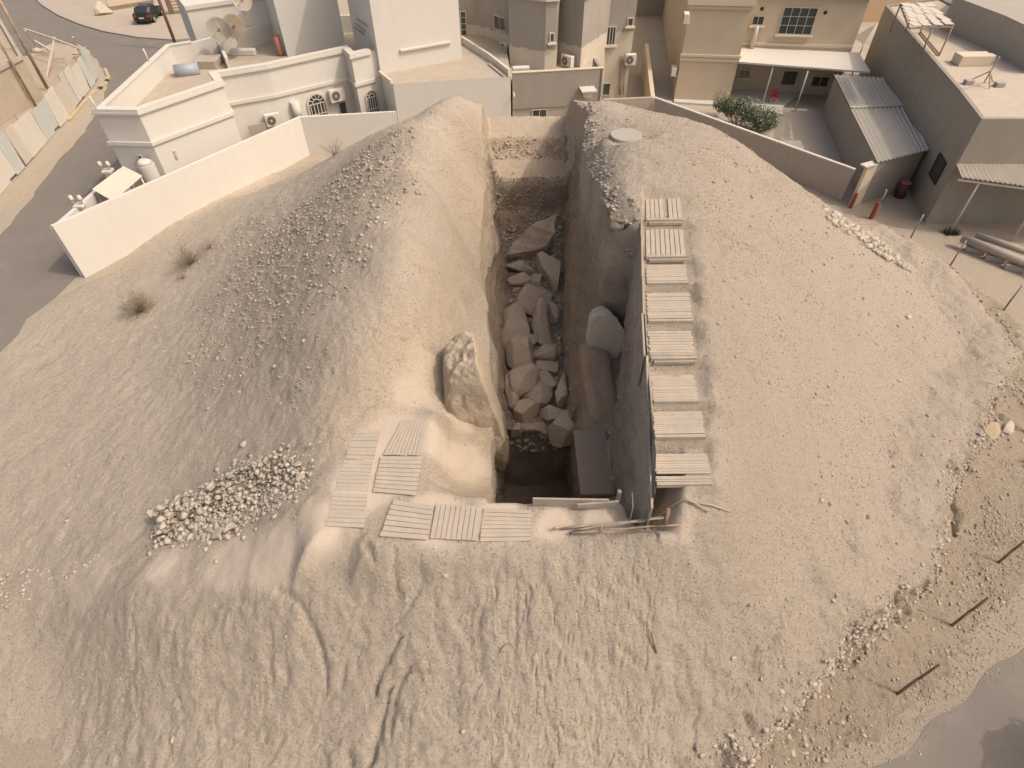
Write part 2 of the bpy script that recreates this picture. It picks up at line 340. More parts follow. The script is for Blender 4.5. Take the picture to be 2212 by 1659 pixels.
XL = -30 + (rl+30)*uL[None, :][:, :-1]; ZL = H(XL, yr*np.ones_like(XL))
Xs = [XL]; Zs = [ZL]; kind = [np.zeros(XL.shape[1])]
def lerp(a, b, n, pw=1.0, pz=1.0, za=None, zb=None, kd=1):
    t = np.linspace(0, 1, n, endpoint=False)[None, :]
    Xs.append(a+(b-a)*t**pw); Zs.append(za+(zb-za)*t**pz); kind.append(np.full(n, kd))
lerp(rl, fl, nW1, 1.3, .85, hl, zf, 1); lerp(fl, fr_, nF, 1, 1, zf, zf, 2); lerp(fr_, bi, nW2, 1.0, 1, zf, zbi, 3); lerp(bi, bo, nB, 1, 1, zbi, zbo, 4); lerp(bo, rr, nW3, 1.2, 1, zbo, hr, 5)
uR = np.linspace(0, 1, 330)**1.12; XR = rr+(27-rr)*uR[None, :]; ZR = H(XR, yr*np.ones_like(XR)); Xs.append(XR); Zs.append(ZR); kind.append(np.full(XR.shape[1], 6))
X = np.concatenate(Xs, 1); Z = np.concatenate(Zs, 1); kind_all = np.concatenate(kind); KD = kind_all[None, :]*np.ones_like(X); Y = yr*np.ones_like(X)
ki = np.where((kind_all > 0) & (kind_all < 6))[0]; fu = ((np.arange(len(ki))+0.)/len(ki))[None, :]; ku = 1-sst(YS-1.6, YS-.01, Y[:, ki]); X[:, ki] = X[:, ki]*(1-ku)+(rl+(rr-rl)*fu)*ku
w = sst(2.6, 2.95, X)*(1-sst(xRimR(YS)+.02, xRimR(YS)+.15, X)); fade = np.clip((Y-5.5)/(YS-5.5), 0, 1)*(1-sst(YS+.5, YS+3, Y)); Y = Y-.72*w*fade
Hout = H(X, Y); tr = ytr[:, None]*np.ones_like(X); inner = (KD > 0) & (KD < 6) & (tr > 0)
Z = np.where((KD > 0) & (KD < 6), Hout*(1-tr)+Z*tr, np.where((Y > ST_Y[-1]) | (X < 2), Z, Hout)); nc = X.shape[1]
# the slot beside the hoarding reaches further towards the camera
Z = Z - crackz(X, Y)*(~inner)
# displacement along normals, rougher where stony
P3 = np.stack([X, Y, Z], -1); du = np.gradient(P3, axis=1); dv = np.gradient(P3, axis=0); N = np.cross(du, dv); N /= np.linalg.norm(N, axis=-1, keepdims=True)+1e-9
outl = ~inner
depth = np.where(inner, np.clip((Hout-Z)/2, 0, 1), 0)
def blob(pts):
    r = np.zeros_like(X)
    for (a, b, rad, v) in pts:
        p = on(a, b); r = np.maximum(r, v*(1-sst(rad*.45, rad, np.hypot(X-p.x, Y-p.y)+.5*fbm(X, Y, Z, .6, 3, .6, 51))))
    return r
stony = blob([(560,560,3.2,.8),(620,500,3.4,.9),(680,440,3.6,.95),(740,400,3.6,.9),(780,360,3.2,.8),(600,600,3.2,.7),(680,600,3,.5),(720,520,3,.55),(520,520,2.8,.5),(500,620,3,.4),(800,440,2.6,.5),(600,700,3,.3),(550,760,2.6,.35),(450,760,2.4,.3),(650,800,2,.3),(1268,300,.5,.8),(1285,370,.5,.9),(1310,430,.7,.9),(1345,465,.6,.8)])
_bd = np.exp(-((crust(X, Y)[0]-.15)/.5)**2)*crust(X, Y)[1]*outl; stony = np.maximum(stony, .9*_bd*sst(-.3, .1, fbm(X, Y, Z, .7, 3, .6, 97)))
smooth = blob([(500,1215,1.0,1),(600,1190,1.1,1),(700,1130,1.1,1),(780,1050,1.2,1),(850,950,1.4,.9),(900,850,1.0,.5),(930,800,.8,.4),(350,1230,.9,1),(950,1130,1.0,1),(1080,1120,.9,1),(1200,1130,.8,1),(1300,1110,.7,.9),(1000,1000,1.0,.6),(980,900,.7,.6),(930,960,.9,.8),(200,1250,.9,.6),
    (620,470,.6,.0),(700,650,1.6,.3),(1450,1090,.8,.6),(400,450,3,.8),(560,400,2.5,.7)])
right_flank = sst(3.6, 5.5, X+.8*fbm(X, Y, Z, .5, 3, .6, 61))*(~inner); cdist, cm = crust(X, Y); soil = np.clip(cm*sst(-.1, .25, cdist), 0, 1)*outl
sandy = blob([(1020,330,1.1,.7),(1015,430,1.3,.9),(1000,540,1.3,.9),(1005,640,1.2,.9),(985,720,1.3,.8),(900,760,1.6,.8),(830,820,1.5,.8),(770,880,1.3,.7),(740,930,1.2,.7),(950,820,1.2,.9),(1010,950,1.2,.9),(1010,1050,1.0,.9),(900,700,1.2,.7),(940,600,1.2,.7),(1035,260,1.0,.6),(700,345,1.5,.5),(500,440,2,.4)])
sandy = np.maximum(sandy, (((KD == 1) & (tr > 0)) | ((KD >= 2) & (KD <= 5) & (Y > y2-.2)))*1.0*tr)
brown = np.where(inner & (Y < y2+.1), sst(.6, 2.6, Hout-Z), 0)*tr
nz = fbm(X, Y, Z, 1.7, 5, .62, 71); nz2 = fbm(X, Y, Z, 6.0, 3, .6, 72)
noteh = np.exp(-((Y-y1+.3)/.4)**2); strat = fbm(X*.25, Y*.25, Z*1.0, 3.6, 4, .6, 75); nz3 = fbm(X, Y, Z, 3.2, 4, .65, 76)
amp1 = np.where(inner, .08+.13*depth, .045*(1-.8*smooth)+.05*stony+.18*np.clip(cm*np.exp(-(cdist/.6)**2), 0, 1)); amp2 = .022*np.clip(sandy, 0, 1)*outl*(1-smooth) + np.where(inner, .03, .027*(1-.85*smooth)+.045*stony+.03*soil+.06*np.clip(cm*np.exp(-(cdist/.5)**2), 0, 1))
fl_m = ((KD == 2) & (Y > y2))
amp1 = np.where(fl_m, .03+.1*np.exp(-((Y-y1+.2)/.35)**2)+.08*np.exp(-((Y-y2)/.4)**2), amp1); amp2 = np.where(fl_m, .012+.06*np.exp(-((Y-y1+.2)/.35)**2), amp2)
inst = (X > st_x0(Y)-.05) & (X < st_x0(Y)+1.35) & (Y > ST_Y[-1]-.1) & (Y < ST_TOP) & outl
dmul = np.where(inst, .12, 1.0)
P3 = P3 + N*((nz*amp1+nz2*amp2+np.where(inner & ~fl_m, depth*(.07*strat+.07*nz3), .04*(1-smooth)*nz3))*dmul)[..., None]
def grid_mesh(name, P3, attrs, mat):
    nr, nc = P3.shape[:2]; me = bpy.data.meshes.new(name); me.vertices.add(nr*nc); me.vertices.foreach_set('co', P3.reshape(-1).astype(np.float32))
    i = np.arange(nr-1)[:, None]*nc + np.arange(nc-1)[None, :]; q = np.stack([i, i+1, i+nc+1, i+nc], -1).reshape(-1, 4)
    me.loops.add(q.size); me.loops.foreach_set('vertex_index', q.reshape(-1).astype(np.int32)); me.polygons.add(len(q))
    me.polygons.foreach_set('loop_start', np.arange(0, q.size, 4, dtype=np.int32)); me.polygons.foreach_set('loop_total', np.full(len(q), 4, dtype=np.int32))
    me.polygons.foreach_set('use_smooth', np.ones(len(q), dtype=bool)); me.update(calc_edges=True)
    for k, v in attrs.items():
        a = me.attributes.new(k, 'FLOAT', 'POINT'); a.data.foreach_set('value', v.reshape(-1).astype(np.float32))
    me.materials.append(mat); return me
def earth_mat(name='earth', gs=None):
    g = NG(name); p = g.pos; st = g.attr('stony'); sm = g.attr('smooth'); pk = g.attr('right_flank'); so_ = g.attr('soil') if gs is None else gs; sa = g.attr('sandy'); br = g.attr('brown')
    n1 = g.noise(.45, 6, .6); n2 = g.noise(3.0, 6, .65); n3 = g.noise(14, 4, .7)
    a = g.mix(n1, (.515, .445, .36), (.585, .51, .42)); b = g.mix(n1, (.445, .382, .31), (.505, .438, .36)); col = g.mix(pk, a, b)  # left and near ground painted lighter, to offset the shade on those slopes
    sand = g.mix(n1, (.53, .435, .32), (.59, .495, .38)); col = g.mix(g.math('MULTIPLY', sa, .9), col, sand)
    soil = g.mix(n1, (.395, .33, .25), (.35, .295, .225)); col = g.mix(so_, col, soil)
    stn = g.mix(n2, (.34, .285, .23), (.50, .43, .36)); col = g.mix(g.math('MULTIPLY', st, .75), col, stn)
    pth = g.mix(n1, (.47, .39, .315), (.51, .43, .35)); col = g.mix(g.math('MULTIPLY', sm, .75), col, pth)
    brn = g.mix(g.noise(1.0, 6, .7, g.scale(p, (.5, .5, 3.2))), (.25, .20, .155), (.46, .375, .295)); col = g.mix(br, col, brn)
    # patches, grit and pebbles that differ in colour
    col = g.mix(g.math('MULTIPLY', g.ramp(n2, [(.35, 0), (.75, 1)]), .22), col, (.50, .425, .345))
    dry = g.ramp(g.noise(.8, 5, .7), [(.56, 0), (.74, 1)]); col = g.mix(g.math('MULTIPLY', dry, .30), col, (.37, .33, .20))
    grit = g.math('MULTIPLY', g.ramp(n3, [(.52, 0), (.66, 1)]), .62); col = g.mix(g.math('MULTIPLY', grit, g.math('SUBTRACT', 1, sm)), col, (.30, .235, .18))
    vo = g.n('TexVoronoi'); vo.inputs['Scale'].default_value = 9; g.l(p, vo.inputs['Vector']); peb = g.ramp(vo.outputs['Distance'], [(.0, 1), (.32, 0)])
    vc = g.ramp(vo.outputs['Color'], [(.55, 0), (.9, 1)]); col = g.mix(g.math('MULTIPLY', g.math('MULTIPLY', peb, vc), g.math('MULTIPLY', g.math('SUBTRACT', 1, sm), .45)), col, (.55, .48, .40))
    rg = g.math('SUBTRACT', 1.05, g.math('MULTIPLY', sm, .85))
    h = g.math('MULTIPLY', g.math('ADD', g.noise(5, 8, .78), g.math('MULTIPLY', peb, g.math('MULTIPLY', vc, .6))), rg)
    nb = g.bump(h, .12, 1.0); nb = g.bump(g.math('MULTIPLY', g.noise(26, 5, .75), rg), .03, 1.0, nb)
    return g.fin(col, .95, nb, .1)
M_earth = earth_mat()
me = grid_mesh('mound', P3, dict(stony=stony, smooth=smooth*outl, right_flank=right_flank, soil=soil, sandy=sandy, brown=brown), M_earth)
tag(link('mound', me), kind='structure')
# ================================================================== materials
M_wood = None
def wood_mat(name, a, b_, sc=(1, 1, 1)):
    g = NG(name); inf = g.n('ObjectInfo'); v = g.scale(g.tc.outputs['Object'], sc)
    n = g.noise(6, 5, .7, v); col = g.mix(n, a, b_); col = g.mix(g.math('MULTIPLY', g.ramp(g.noise(2.2, 6, .7), [(.45, 0), (.62, 1)]), .55), col, (.50, .40, .31))
    return g.fin(col, .9, g.bump(g.noise(22, 4, .6, v), .012), .15)
M_deck = wood_mat('weathered_planks', (.355, .315, .26), (.44, .39, .325))
M_deckd = wood_mat('grey_board', (.29, .26, .21), (.41, .365, .30))
M_ply = wood_mat('weathered_plywood', (.20, .19, .18), (.31, .29, .265))
M_stick = wood_mat('old_stick', (.22, .15, .10), (.40, .30, .22))
M_rust = mat_plain('red_oxide_paint', (.26, .06, .04), .7, .3, 6)
M_galv = mat_plain('galvanised_steel', (.42, .38, .36), .45, .2, 8, .001, .5, .5)
M_post = mat_plain('brown_painted_post', (.26, .16, .12), .7, .25, 8, .002)
M_conc = mat_plain('pale_concrete', (.38, .35, .31), .85, .15, 2.5, .01)
def rock_mat(name, a, b_):
    g = NG(name); n = g.noise(1.6, 7, .68); col = g.mix(n, a, b_); col = g.mix(g.math('MULTIPLY', g.ramp(g.noise(9, 4, .7), [(.5, 0), (.7, 1)]), .3), col, (.22, .17, .13))
    return g.fin(col, .92, g.bump(g.noise(7, 6, .7), .08), .15)
M_boul = rock_mat('limestone_boulder', (.39, .315, .24), (.53, .445, .35))
M_rub = rock_mat('pale_rubble', (.42, .36, .29), (.62, .54, .45))
M_out = rock_mat('cut_earth', (.43, .355, .26), (.55, .465, .35))
M_slab = rock_mat('grey_slab', (.46, .41, .335), (.58, .52, .43))
M_twig = mat_plain('dry_twigs', (.36, .295, .215), .9, .3, 9)
# ================================================================== stones
_ICO = {}
def ico(sub):
    if sub not in _ICO:
        bm = bmesh.new(); bmesh.ops.create_icosphere(bm, subdivisions=sub, radius=1); v = np.array([p.co[:] for p in bm.verts]); f = np.array([[q.index for q in t.verts] for t in bm.faces]); bm.free(); _ICO[sub] = (v, f)
    return _ICO[sub]
def rock(name, c, dims, rz=0., tilt=(0, 0), seed=0, mat=None, sub=4, square=.5, amp=.10, parent=None, cuts=7):
    v, f = ico(sub); v = v.copy(); rg = np.random.default_rng(seed+100)
    v = v/(np.abs(v)**(2/(1-square*.75)+.01)).sum(1, keepdims=True)**((1-square*.75)/2)
    for k in range(cuts):  # flat facets
        n = rg.normal(size=3); n /= np.linalg.norm(n); h = rg.uniform(.42, .8); d = v @ n; m = d > h; v[m] -= (d[m]-h)[:, None]*n*.97
    nz = fbm(v[:, 0]+seed, v[:, 1], v[:, 2], 1.1, 3, .5, seed) ; nz2 = fbm(v[:, 0]+seed, v[:, 1], v[:, 2], 4.0, 3, .6, seed+3)
    v = v*(1+amp*nz+amp*.35*nz2)[:, None]*np.array(dims)/2
    M = Matrix.Translation(c) @ Matrix.Rotation(rz, 4, 'Z') @ Matrix.Rotation(tilt[0], 4, 'X') @ Matrix.Rotation(tilt[1], 4, 'Y')
    me = bpy.data.meshes.new(name); me.from_pydata([tuple(p) for p in v], [], f.tolist()); me.transform(M); me.materials.append(mat or M_boul); me.polygons.foreach_set('use_smooth', [sub > 3]*len(f))
    return link(name, me, parent)
def scatter(name, P, Sz, mat, label, cat, sub=1, flat=.7):
    """one object of many loose stones: P (n,3) places, Sz (n,) sizes"""
    v, f = ico(sub); n = len(P); rg = RNG
    V = v[None]*(1+.35*rg.uniform(-1, 1, (n, len(v), 1)))
    sc = Sz[:, None, None]*np.stack([rg.uniform(.7, 1.3, n), rg.uniform(.6, 1.2, n), rg.uniform(.5, 1, n)*flat], -1)[:, None, :]*.5
    V = V*sc; a = rg.uniform(0, 2*pi, n); b_ = rg.uniform(-.6, .6, n); ca, sa = np.cos(a)[:, None], np.sin(a)[:, None]; cb, sb = np.cos(b_)[:, None], np.sin(b_)[:, None]
    x, y, z = V[..., 0], V[..., 1], V[..., 2]; y, z = y*cb-z*sb, y*sb+z*cb; x, y = x*ca-y*sa, x*sa+y*ca
    V = np.stack([x, y, z], -1)+P[:, None, :]; F = (f[None]+(np.arange(n)*len(v))[:, None, None]).reshape(-1, 3)
    me = bpy.data.meshes.new(name); me.vertices.add(n*len(v)); me.vertices.foreach_set('co', V.reshape(-1).astype(np.float32)); me.loops.add(F.size); me.loops.foreach_set('vertex_index', F.reshape(-1).astype(np.int32))
    me.polygons.add(len(F)); me.polygons.foreach_set('loop_start', np.arange(0, F.size, 3, dtype=np.int32)); me.polygons.foreach_set('loop_total', np.full(len(F), 3, dtype=np.int32)); me.update(calc_edges=True)
    a = me.attributes.new('tone', 'FLOAT', 'FACE'); a.data.foreach_set('value', np.repeat(rg.uniform(0, 1, n), len(f)).astype(np.float32)); me.materials.append(mat)
    return tag(link(name, me), label, cat, kind='stuff')
def stone_mat(name, a, b_):
    g = NG(name); return g.fin(g.mix(g.attr('tone'), a, b_), .9, None, .1)
M_grav = stone_mat('gravel', (.31, .265, .215), (.44, .38, .31)); M_grav2 = stone_mat('rubble_stones', (.34, .30, .245), (.50, .44, .365)); M_grav3 = stone_mat('shoulder_stones', (.32, .28, .225), (.45, .395, .325))
# sample places on the mound mesh grid by weight
def sample(n, wgt):
    p = (wgt/wgt.sum()).ravel(); k = RNG.choice(len(p), n, p=p); i, j = np.unravel_index(k, wgt.shape); i = np.minimum(i, nr-2); j = np.minimum(j, nc-2)
    a, b_ = RNG.uniform(0, 1, (2, n, 1)); return P3[i, j]*(1-a)*(1-b_)+P3[i, j+1]*(1-a)*b_+P3[i+1, j]*a*(1-b_)+P3[i+1, j+1]*a*b_
_du = np.linalg.norm(np.gradient(P3, axis=1), axis=-1); _dv = np.linalg.norm(np.gradient(P3, axis=0), axis=-1); area = _du*_dv
vis = area*(outl)*(Z > -.05)*(X > -24)*(X < 20)*(Y < 37)*(1-.97*np.clip(smooth, 0, 1))*(~inst)
patch = .25+sst(-.15, .4, fbm(X, Y, Z, .6, 4, .6, 91))
rr_ = rr*np.ones_like(X)
def szs(n, lo, hi, p=3.): return lo+(hi-lo)*RNG.uniform(0, 1, n)**p
w = vis*patch*(.55+1.6*right_flank+2.5*stony+.9*soil+.2*(X < -2))*(1-.6*np.clip(sandy, 0, 1))
scatter('gravel', sample(60000, w)+[0, 0, .006], szs(60000, .02, .062, 3.), M_grav, 'loose pinkish gravel strewn over the slopes of the mound', 'gravel')
w = vis*(stony**1.3+.03*right_flank+.10*soil+.004)
scatter('stones', sample(9000, w)+[0, 0, .015], szs(9000, .03, .17, 3.5), M_grav3, 'angular grey stones on the dark stony shoulder left of the trench', 'stones', 1, .8)
# crust edge clods
w = area*outl*cm*np.exp(-((cdist-.1)/.35)**2)*(fbm(X, Y, Z, .5, 3, .6, 93) > -.15)
scatter('clods', sample(3000, w)+[0, 0, .02], szs(3000, .03, .20, 4.), M_grav, 'broken clods along the eroded lower edge of the right slope', 'clods')
w = area*(KD == 2)*(tr > 0)*(np.exp(-((Y-y1+.25)/.28)**2)+.6*np.exp(-((Y-y2+.15)/.35)**2))
scatter('ledge_stones', sample(900, w)+[0, 0, .01], szs(900, .04, .20, 3.), M_grav, 'broken stones along the steps at the far end of the trench', 'stones')
w = area*(KD == 2)*(tr > 0)*(Y > yA)*(Y < y2-.4)
scatter('floor_stones', sample(1600, w)+[0, 0, .03], szs(1600, .05, .32, 2.5), M_grav3, 'small stones and rubble packed between the boulders on the trench floor', 'stones')
w = area*inner*((KD == 1) | (KD >= 3))*(depth > .3)*(fbm(X, Y, Z, .8, 3, .6, 95) > -.1)
scatter('wall_stones', sample(1500, w), szs(1500, .03, .16, 3.), M_grav3, 'stones sticking out of the cut walls of the trench', 'stones')
w = area*outl*np.exp(-((X-rr_)/.35)**2)*(Y > ST_TOP-.6)*(Y < y1)
scatter('rim_stones', sample(900, w)+[0, 0, .01], szs(900, .03, .20, 3.), M_grav, 'crumbling stones along the right rim beyond the stair', 'stones')
def npolysample(poly, n):
    pts = []
    xs = [p[0] for p in poly]; ys = [p[1] for p in poly]
    while len(pts) < n:
        x = random.uniform(min(xs), max(xs)); y = random.uniform(min(ys), max(ys)); c = False; j = len(poly)-1
        for i in range(len(poly)):
            if (poly[i][1] > y) != (poly[j][1] > y) and x < (poly[j][0]-poly[i][0])*(y-poly[i][1])/(poly[j][1]-poly[i][1])+poly[i][0]: c = not c
            j = i
        if c: pts.append((x, y))
    return pts
# rubble heap left of the path: heaped stones, thickest along its left side
hp = [on(x, y) for x, y in [(350,1160),(362,1098),(430,1080),(480,1035),(520,1000),(600,992),(655,1000),(665,1030),(640,1070),(590,1100),(520,1140),(470,1165),(400,1165)]]
pl = [(p.x, p.y) for p in hp]; pts = np.array(npolysample(pl, 6500)); pts = pts + np.where(np.arange(len(pts)) % 4 == 0, .34, .10)[:, None]*RNG.normal(size=pts.shape)
def heaph(x, y):
    """height of the rubble heap above the slope"""
    a, b_ = on(352, 1130), on(600, 1010); d = np.array([b_.x-a.x, b_.y-a.y]); L = np.linalg.norm(d); d /= L; s = (x-a.x)*d[0]+(y-a.y)*d[1]; t = (x-a.x)*-d[1]+(y-a.y)*d[0]
    return np.clip(.62-.075*s, .05, .7)*sst(-1.15, -.2, t)*sst(.75, .2, t)*sst(-.25, .05, s)
zz = H0(pts[:, 0], pts[:, 1]) + heaph(pts[:, 0], pts[:, 1])*RNG.uniform(.1, 1, len(pts))
scatter('rubble_heap', np.stack([pts[:, 0], pts[:, 1], zz+.03], -1), szs(len(pts), .03, .25, 5.)*np.clip(1.15-.10*(pts[:, 0]-on(352, 1130).x), .5, 1.2), M_grav2, 'long heap of pale broken rubble beside the boarded path', 'rubble', 1, .8)
for i, (x, y, s, lb) in enumerate([(356,1120,.75,'pale upright block at the left end of the rubble heap'),(360,1152,.6,'squat pale block at the lower left corner of the rubble heap'),(420,1110,.5,'pale flat slab lying on the rubble heap near its left end'),(440,1128,.55,'broad buff slab on the front edge of the rubble heap'),
        (500,1142,.45,'wedge stone by itself just below the middle of the rubble heap'),(475,1158,.4,'pointed stone casting a shadow, lowest below the rubble heap'),(565,1015,.4,'pale stone at the top edge of the rubble heap'),(520,1060,.4,'angular stone in the middle of the rubble heap'),(650,1035,.35,'lone pale stone at the thin right end of the rubble heap')]):
    p = on(x, y); tag(rock('stone', (p.x, p.y, p.z+.1+.3*float(heaph(p.x, p.y))), (s, s*.75, s*(.9 if i == 0 else .55)), random.uniform(0, 3), (random.uniform(-.2, .2), .15), 40+i, M_rub, 3, .5, .15), lb, 'stone', 'larger stones of the rubble heap')
tp = [on(x, y) for x, y in [(1770,445),(1800,455),(1860,500),(1930,520),(1980,540),(2040,590),(2030,615),(1990,600),(1930,570),(1860,530),(1790,480)]]
pts = np.array(npolysample([(p.x, p.y) for p in tp], 750)); zz = np.maximum(H0(pts[:, 0], pts[:, 1]), 0)+.05
scatter('rubble_line', np.stack([pts[:, 0], pts[:, 1], zz], -1), szs(750, .08, .42, 3.), M_grav2, 'band of white rubble along the right foot of the mound by the fence posts', 'rubble', 1, .7)
lp = [on(x, y) for x, y in [(0,1240),(80,1225),(200,1190),(240,1205),(120,1270),(0,1320)]]
pts = np.array(npolysample([(p.x, p.y) for p in lp], 260)); zz = np.maximum(H0(pts[:, 0], pts[:, 1]), 0)+.02
scatter('rubble_trail', np.stack([pts[:, 0], pts[:, 1], zz], -1), szs(260, .03, .16, 3.), M_grav2, 'pale rubble scattered beside the path at the left edge', 'rubble', 1, .7)
# ------------------------------------------------------------------ boulders on the trench floor
DEP = lambda p: float((np.array(p)-CAM) @ _f)
BL = [(1152,512,98,74,.9,.55,'huge angular slab leaning at the far end of the trench floor'),(1121,577,46,28,.6,0,'flat oval boulder below the huge slab, left side'),(1127,603,46,24,.6,.1,'second flat boulder down the left side below the huge slab'),
 (1190,588,40,62,.8,-.3,'tall boulder against the right wall below the huge slab'),(1160,606,26,28,.6,.2,'small boulder between the flat pair and the tall one'),(1152,652,50,46,.9,.1,'rounded boulder alone in the middle of the far trench'),
 (1114,702,46,84,.9,.1,'long upright boulder against the left trench wall'),(1164,706,44,78,.9,-.35,'long tilted boulder beside the upright one'),(1192,684,22,44,.5,.1,'narrow dark boulder by the right wall'),(1145,737,32,28,.5,0,'small boulder wedged under the two long ones'),
 (1133,777,62,56,.9,.15,'big faceted boulder in the middle of the pile'),(1176,760,38,34,.7,.2,'dark boulder right of the big faceted one'),(1182,795,32,22,.6,0,'brick shaped block by the right wall'),(1133,832,62,46,.9,-.3,'sloping wedge boulder left of centre in the near pile'),
 (1180,832,50,38,.8,.1,'blunt boulder right of the sloping wedge'),(1100,850,26,56,.6,0,'boulder hugging the left wall near the outcrop'),(1160,862,52,48,.7,.2,'dark boulder under the wedge and the blunt one'),(1218,852,30,62,.9,-.5,'peg shaped boulder leaning on the right wall'),
 (1128,896,50,34,.8,.2,'boulder at the near left end of the pile'),(1194,896,66,26,.7,.05,'long low boulder at the near right end of the pile'),(1212,926,40,38,.6,0,'square cut block set at the edge of the shaft'),
 (1150,925,40,20,.45,0,'pale flat stone on the brink of the shaft'),(1120,930,24,16,.4,0,'little stone on the brink beside the left wall')]
for i, (x, y, w_, h_, th, tl, lb) in enumerate(BL):
    if i == 0:
        bm = bmesh.new(); tops = [at(a, b, c) for a, b, c in ((1096,549,2.0),(1112,516,2.5),(1146,486,3.1),(1202,461,3.5),(1199,503,2.9),(1184,531,2.35),(1140,544,2.05))]
        A = [bm.verts.new(q) for q in tops]; B_ = [bm.verts.new(q+Vector((0, .25, -.75))) for q in tops]; n_ = len(A); bm.faces.new(A[::-1]); bm.faces.new(B_)
        for k in range(n_): bm.faces.new((A[k], A[(k+1) % n_], B_[(k+1) % n_], B_[k]))
        bmesh.ops.triangulate(bm, faces=bm.faces); bmesh.ops.subdivide_edges(bm, edges=bm.edges, cuts=7, use_grid_fill=True); bmesh.ops.recalc_face_normals(bm, faces=bm.faces); bm.normal_update()
        for v in bm.verts: v.co += v.normal*(.10*noise.fractal(v.co*1.3, .7, 2, 4)-.02)
        me = bpy.data.meshes.new('boulder'); bm.to_mesh(me); bm.free(); me.materials.append(M_boul); tag(link('boulder', me), lb, 'boulder', 'boulders heaped on the trench floor'); continue
    z = 1.5+.25*th*(1+.4*(h_/50)); p = at(x, y, z); d = DEP(p); k = d/FPX/2.16; W_ = w_*k; L_ = h_*k/.8
    tag(rock('boulder', p, (W_*1.48, L_*1.42, max(.7, th*1.5)), (-.5 if i == 0 else random.uniform(-.25, .25)), (.25 if i in (0, 3, 6, 7) else random.uniform(-.15, .2), tl), 7+i, M_boul, 5, .45 if i not in (12, 20) else .95, .07, None, 9 if i not in (12, 20) else 2), lb, 'boulder', 'boulders heaped on the trench floor')
# cut-earth outcrop on the left rim, slabs on the right bench
p = at(1034, 838, 4.9); tag(rock('outcrop', (p.x-.15, p.y+.35, 3.55), (2.1, 2.0, 5.3), .1, (0, .04), 8, M_out, 6, .85, .20, None, 1), 'lumpy outcrop of cut earth jutting into the trench from its left edge', 'outcrop')
p = at(1008, 868, 4.6); tag(rock('earth_block', (p.x, p.y+.25, 4.2), (.9, .9, 2.5), .03, (0, 0), 9, M_out, 5, .9, .15, None, 2), 'square cut earth block in front of the lumpy outcrop', 'earth block')
p = onH(1012, 752); tag(rock('earth_clump', (p.x, p.y, p.z-.02), (.8, .8, .28), .3, (0, 0), 13, rock_mat('brown_clump', (.30, .20, .14), (.46, .35, .25)), 4, .3, .35), 'brown broken clump of earth behind the lumpy outcrop', 'earth clump')
p = at(1318, 705, 4.9); tag(rock('stone_slab', (p.x-.05, p.y, 4.3), (1.3, 1.25, 2.6), .1, (.1, -.05), 21, M_slab, 5, .85, .12, None, 3), 'grey slab on the right bench of the trench, catching a patch of sun', 'slab')
p = at(1296, 800, 4.3); tag(rock('earth_ramp', (p.x, p.y, 3.3), (1.1, 3.6, 1.7), .03, (.12, 0), 22, rock_mat('brown_earth', (.27, .20, .14), (.38, .29, .21)), 4, .85, .07, None, 0), 'brown block of earth running down the bench from the grey slab', 'earth block')
p = at(1282, 1000, 3.7); s = MB(); s.box((p.x, p.y, 3.74), 1.0, 2.4, .2); a = s.build('cover_slab', rock_mat('brown_recess', (.23, .185, .145), (.31, .255, .205)), None, .03); tag(a, 'smooth dull brown cover slab lying on the bench beside the shaft', 'slab')
# far right eroded boulder in a hollow
p = on(2140, 935); tag(rock('boulder', (p.x, p.y, p.z+.1), (.75, .6, .6), .4, (.2, .1), 31, rock_mat('buff_boulder', (.42, .33, .22), (.60, .50, .36)), 3, .5, .15), 'round buff boulder half out of the ground at the right edge', 'boulder')
p = on(2170, 925); tag(rock('boulder', (p.x, p.y, p.z+.05), (.9, .5, .4), .9, (.1, .1), 33, M_rub, 3, .5, .2), 'smaller broken boulder right of the round buff one', 'boulder')
p = on(1958, 685); tag(rock('stone', (p.x, p.y, p.z), (.5, .4, .3), .9, (.1, .1), 34, M_rub, 3, .5, .2), 'single wedge of stone sticking out of the upper right slope', 'stone')
# ------------------------------------------------------------------ pallets
def lerp3(a, b_, t): return a+(b_-a)*t
def deck(c, n, along, mb, th=.022, gap=.18, jit=.0, skip=()):
    """slats filling the quad c (far left, far right, near right, near left); along 'x' runs left-right"""
    fl_, fr, nr_, nl = [Vector(p) for p in c]
    for k in range(n):
        if k in skip: continue
        a, b_ = (k+gap/2)/n, (k+1-gap/2)/n; j = random.uniform(-jit, jit); dz = Vector((0, 0, random.uniform(-.006, .006)))
        if along == 'x': q = [lerp3(fl_, nl, a), lerp3(fr, nr_, a), lerp3(fr, nr_, b_), lerp3(fl_, nl, b_)]; sh = (q[1]-q[0]).normalized()*j
        else: q = [lerp3(fl_, fr, a), lerp3(fl_, fr, b_), lerp3(nl, nr_, b_), lerp3(nl, nr_, a)]; sh = (q[3]-q[0]).normalized()*j
        q = [p+sh+dz for p in q]; mb.hexa([p-Vector((0, 0, th)) for p in q[::-1]][::-1] + q)
STL = ['topmost pallet tread, slats broken and half sanded over, slats running uphill','second pallet tread from the top, wide slats running uphill','third pallet tread from the top with crosswise slats','fourth pallet tread from the top, crosswise slats, sand at its back',
 'middle pallet tread with dark gaps between its crosswise slats','sixth pallet tread from the top, mostly buried under sand','seventh pallet tread from the top, two dark gaps near its front edge','lowest pallet tread with two slotted front slats']
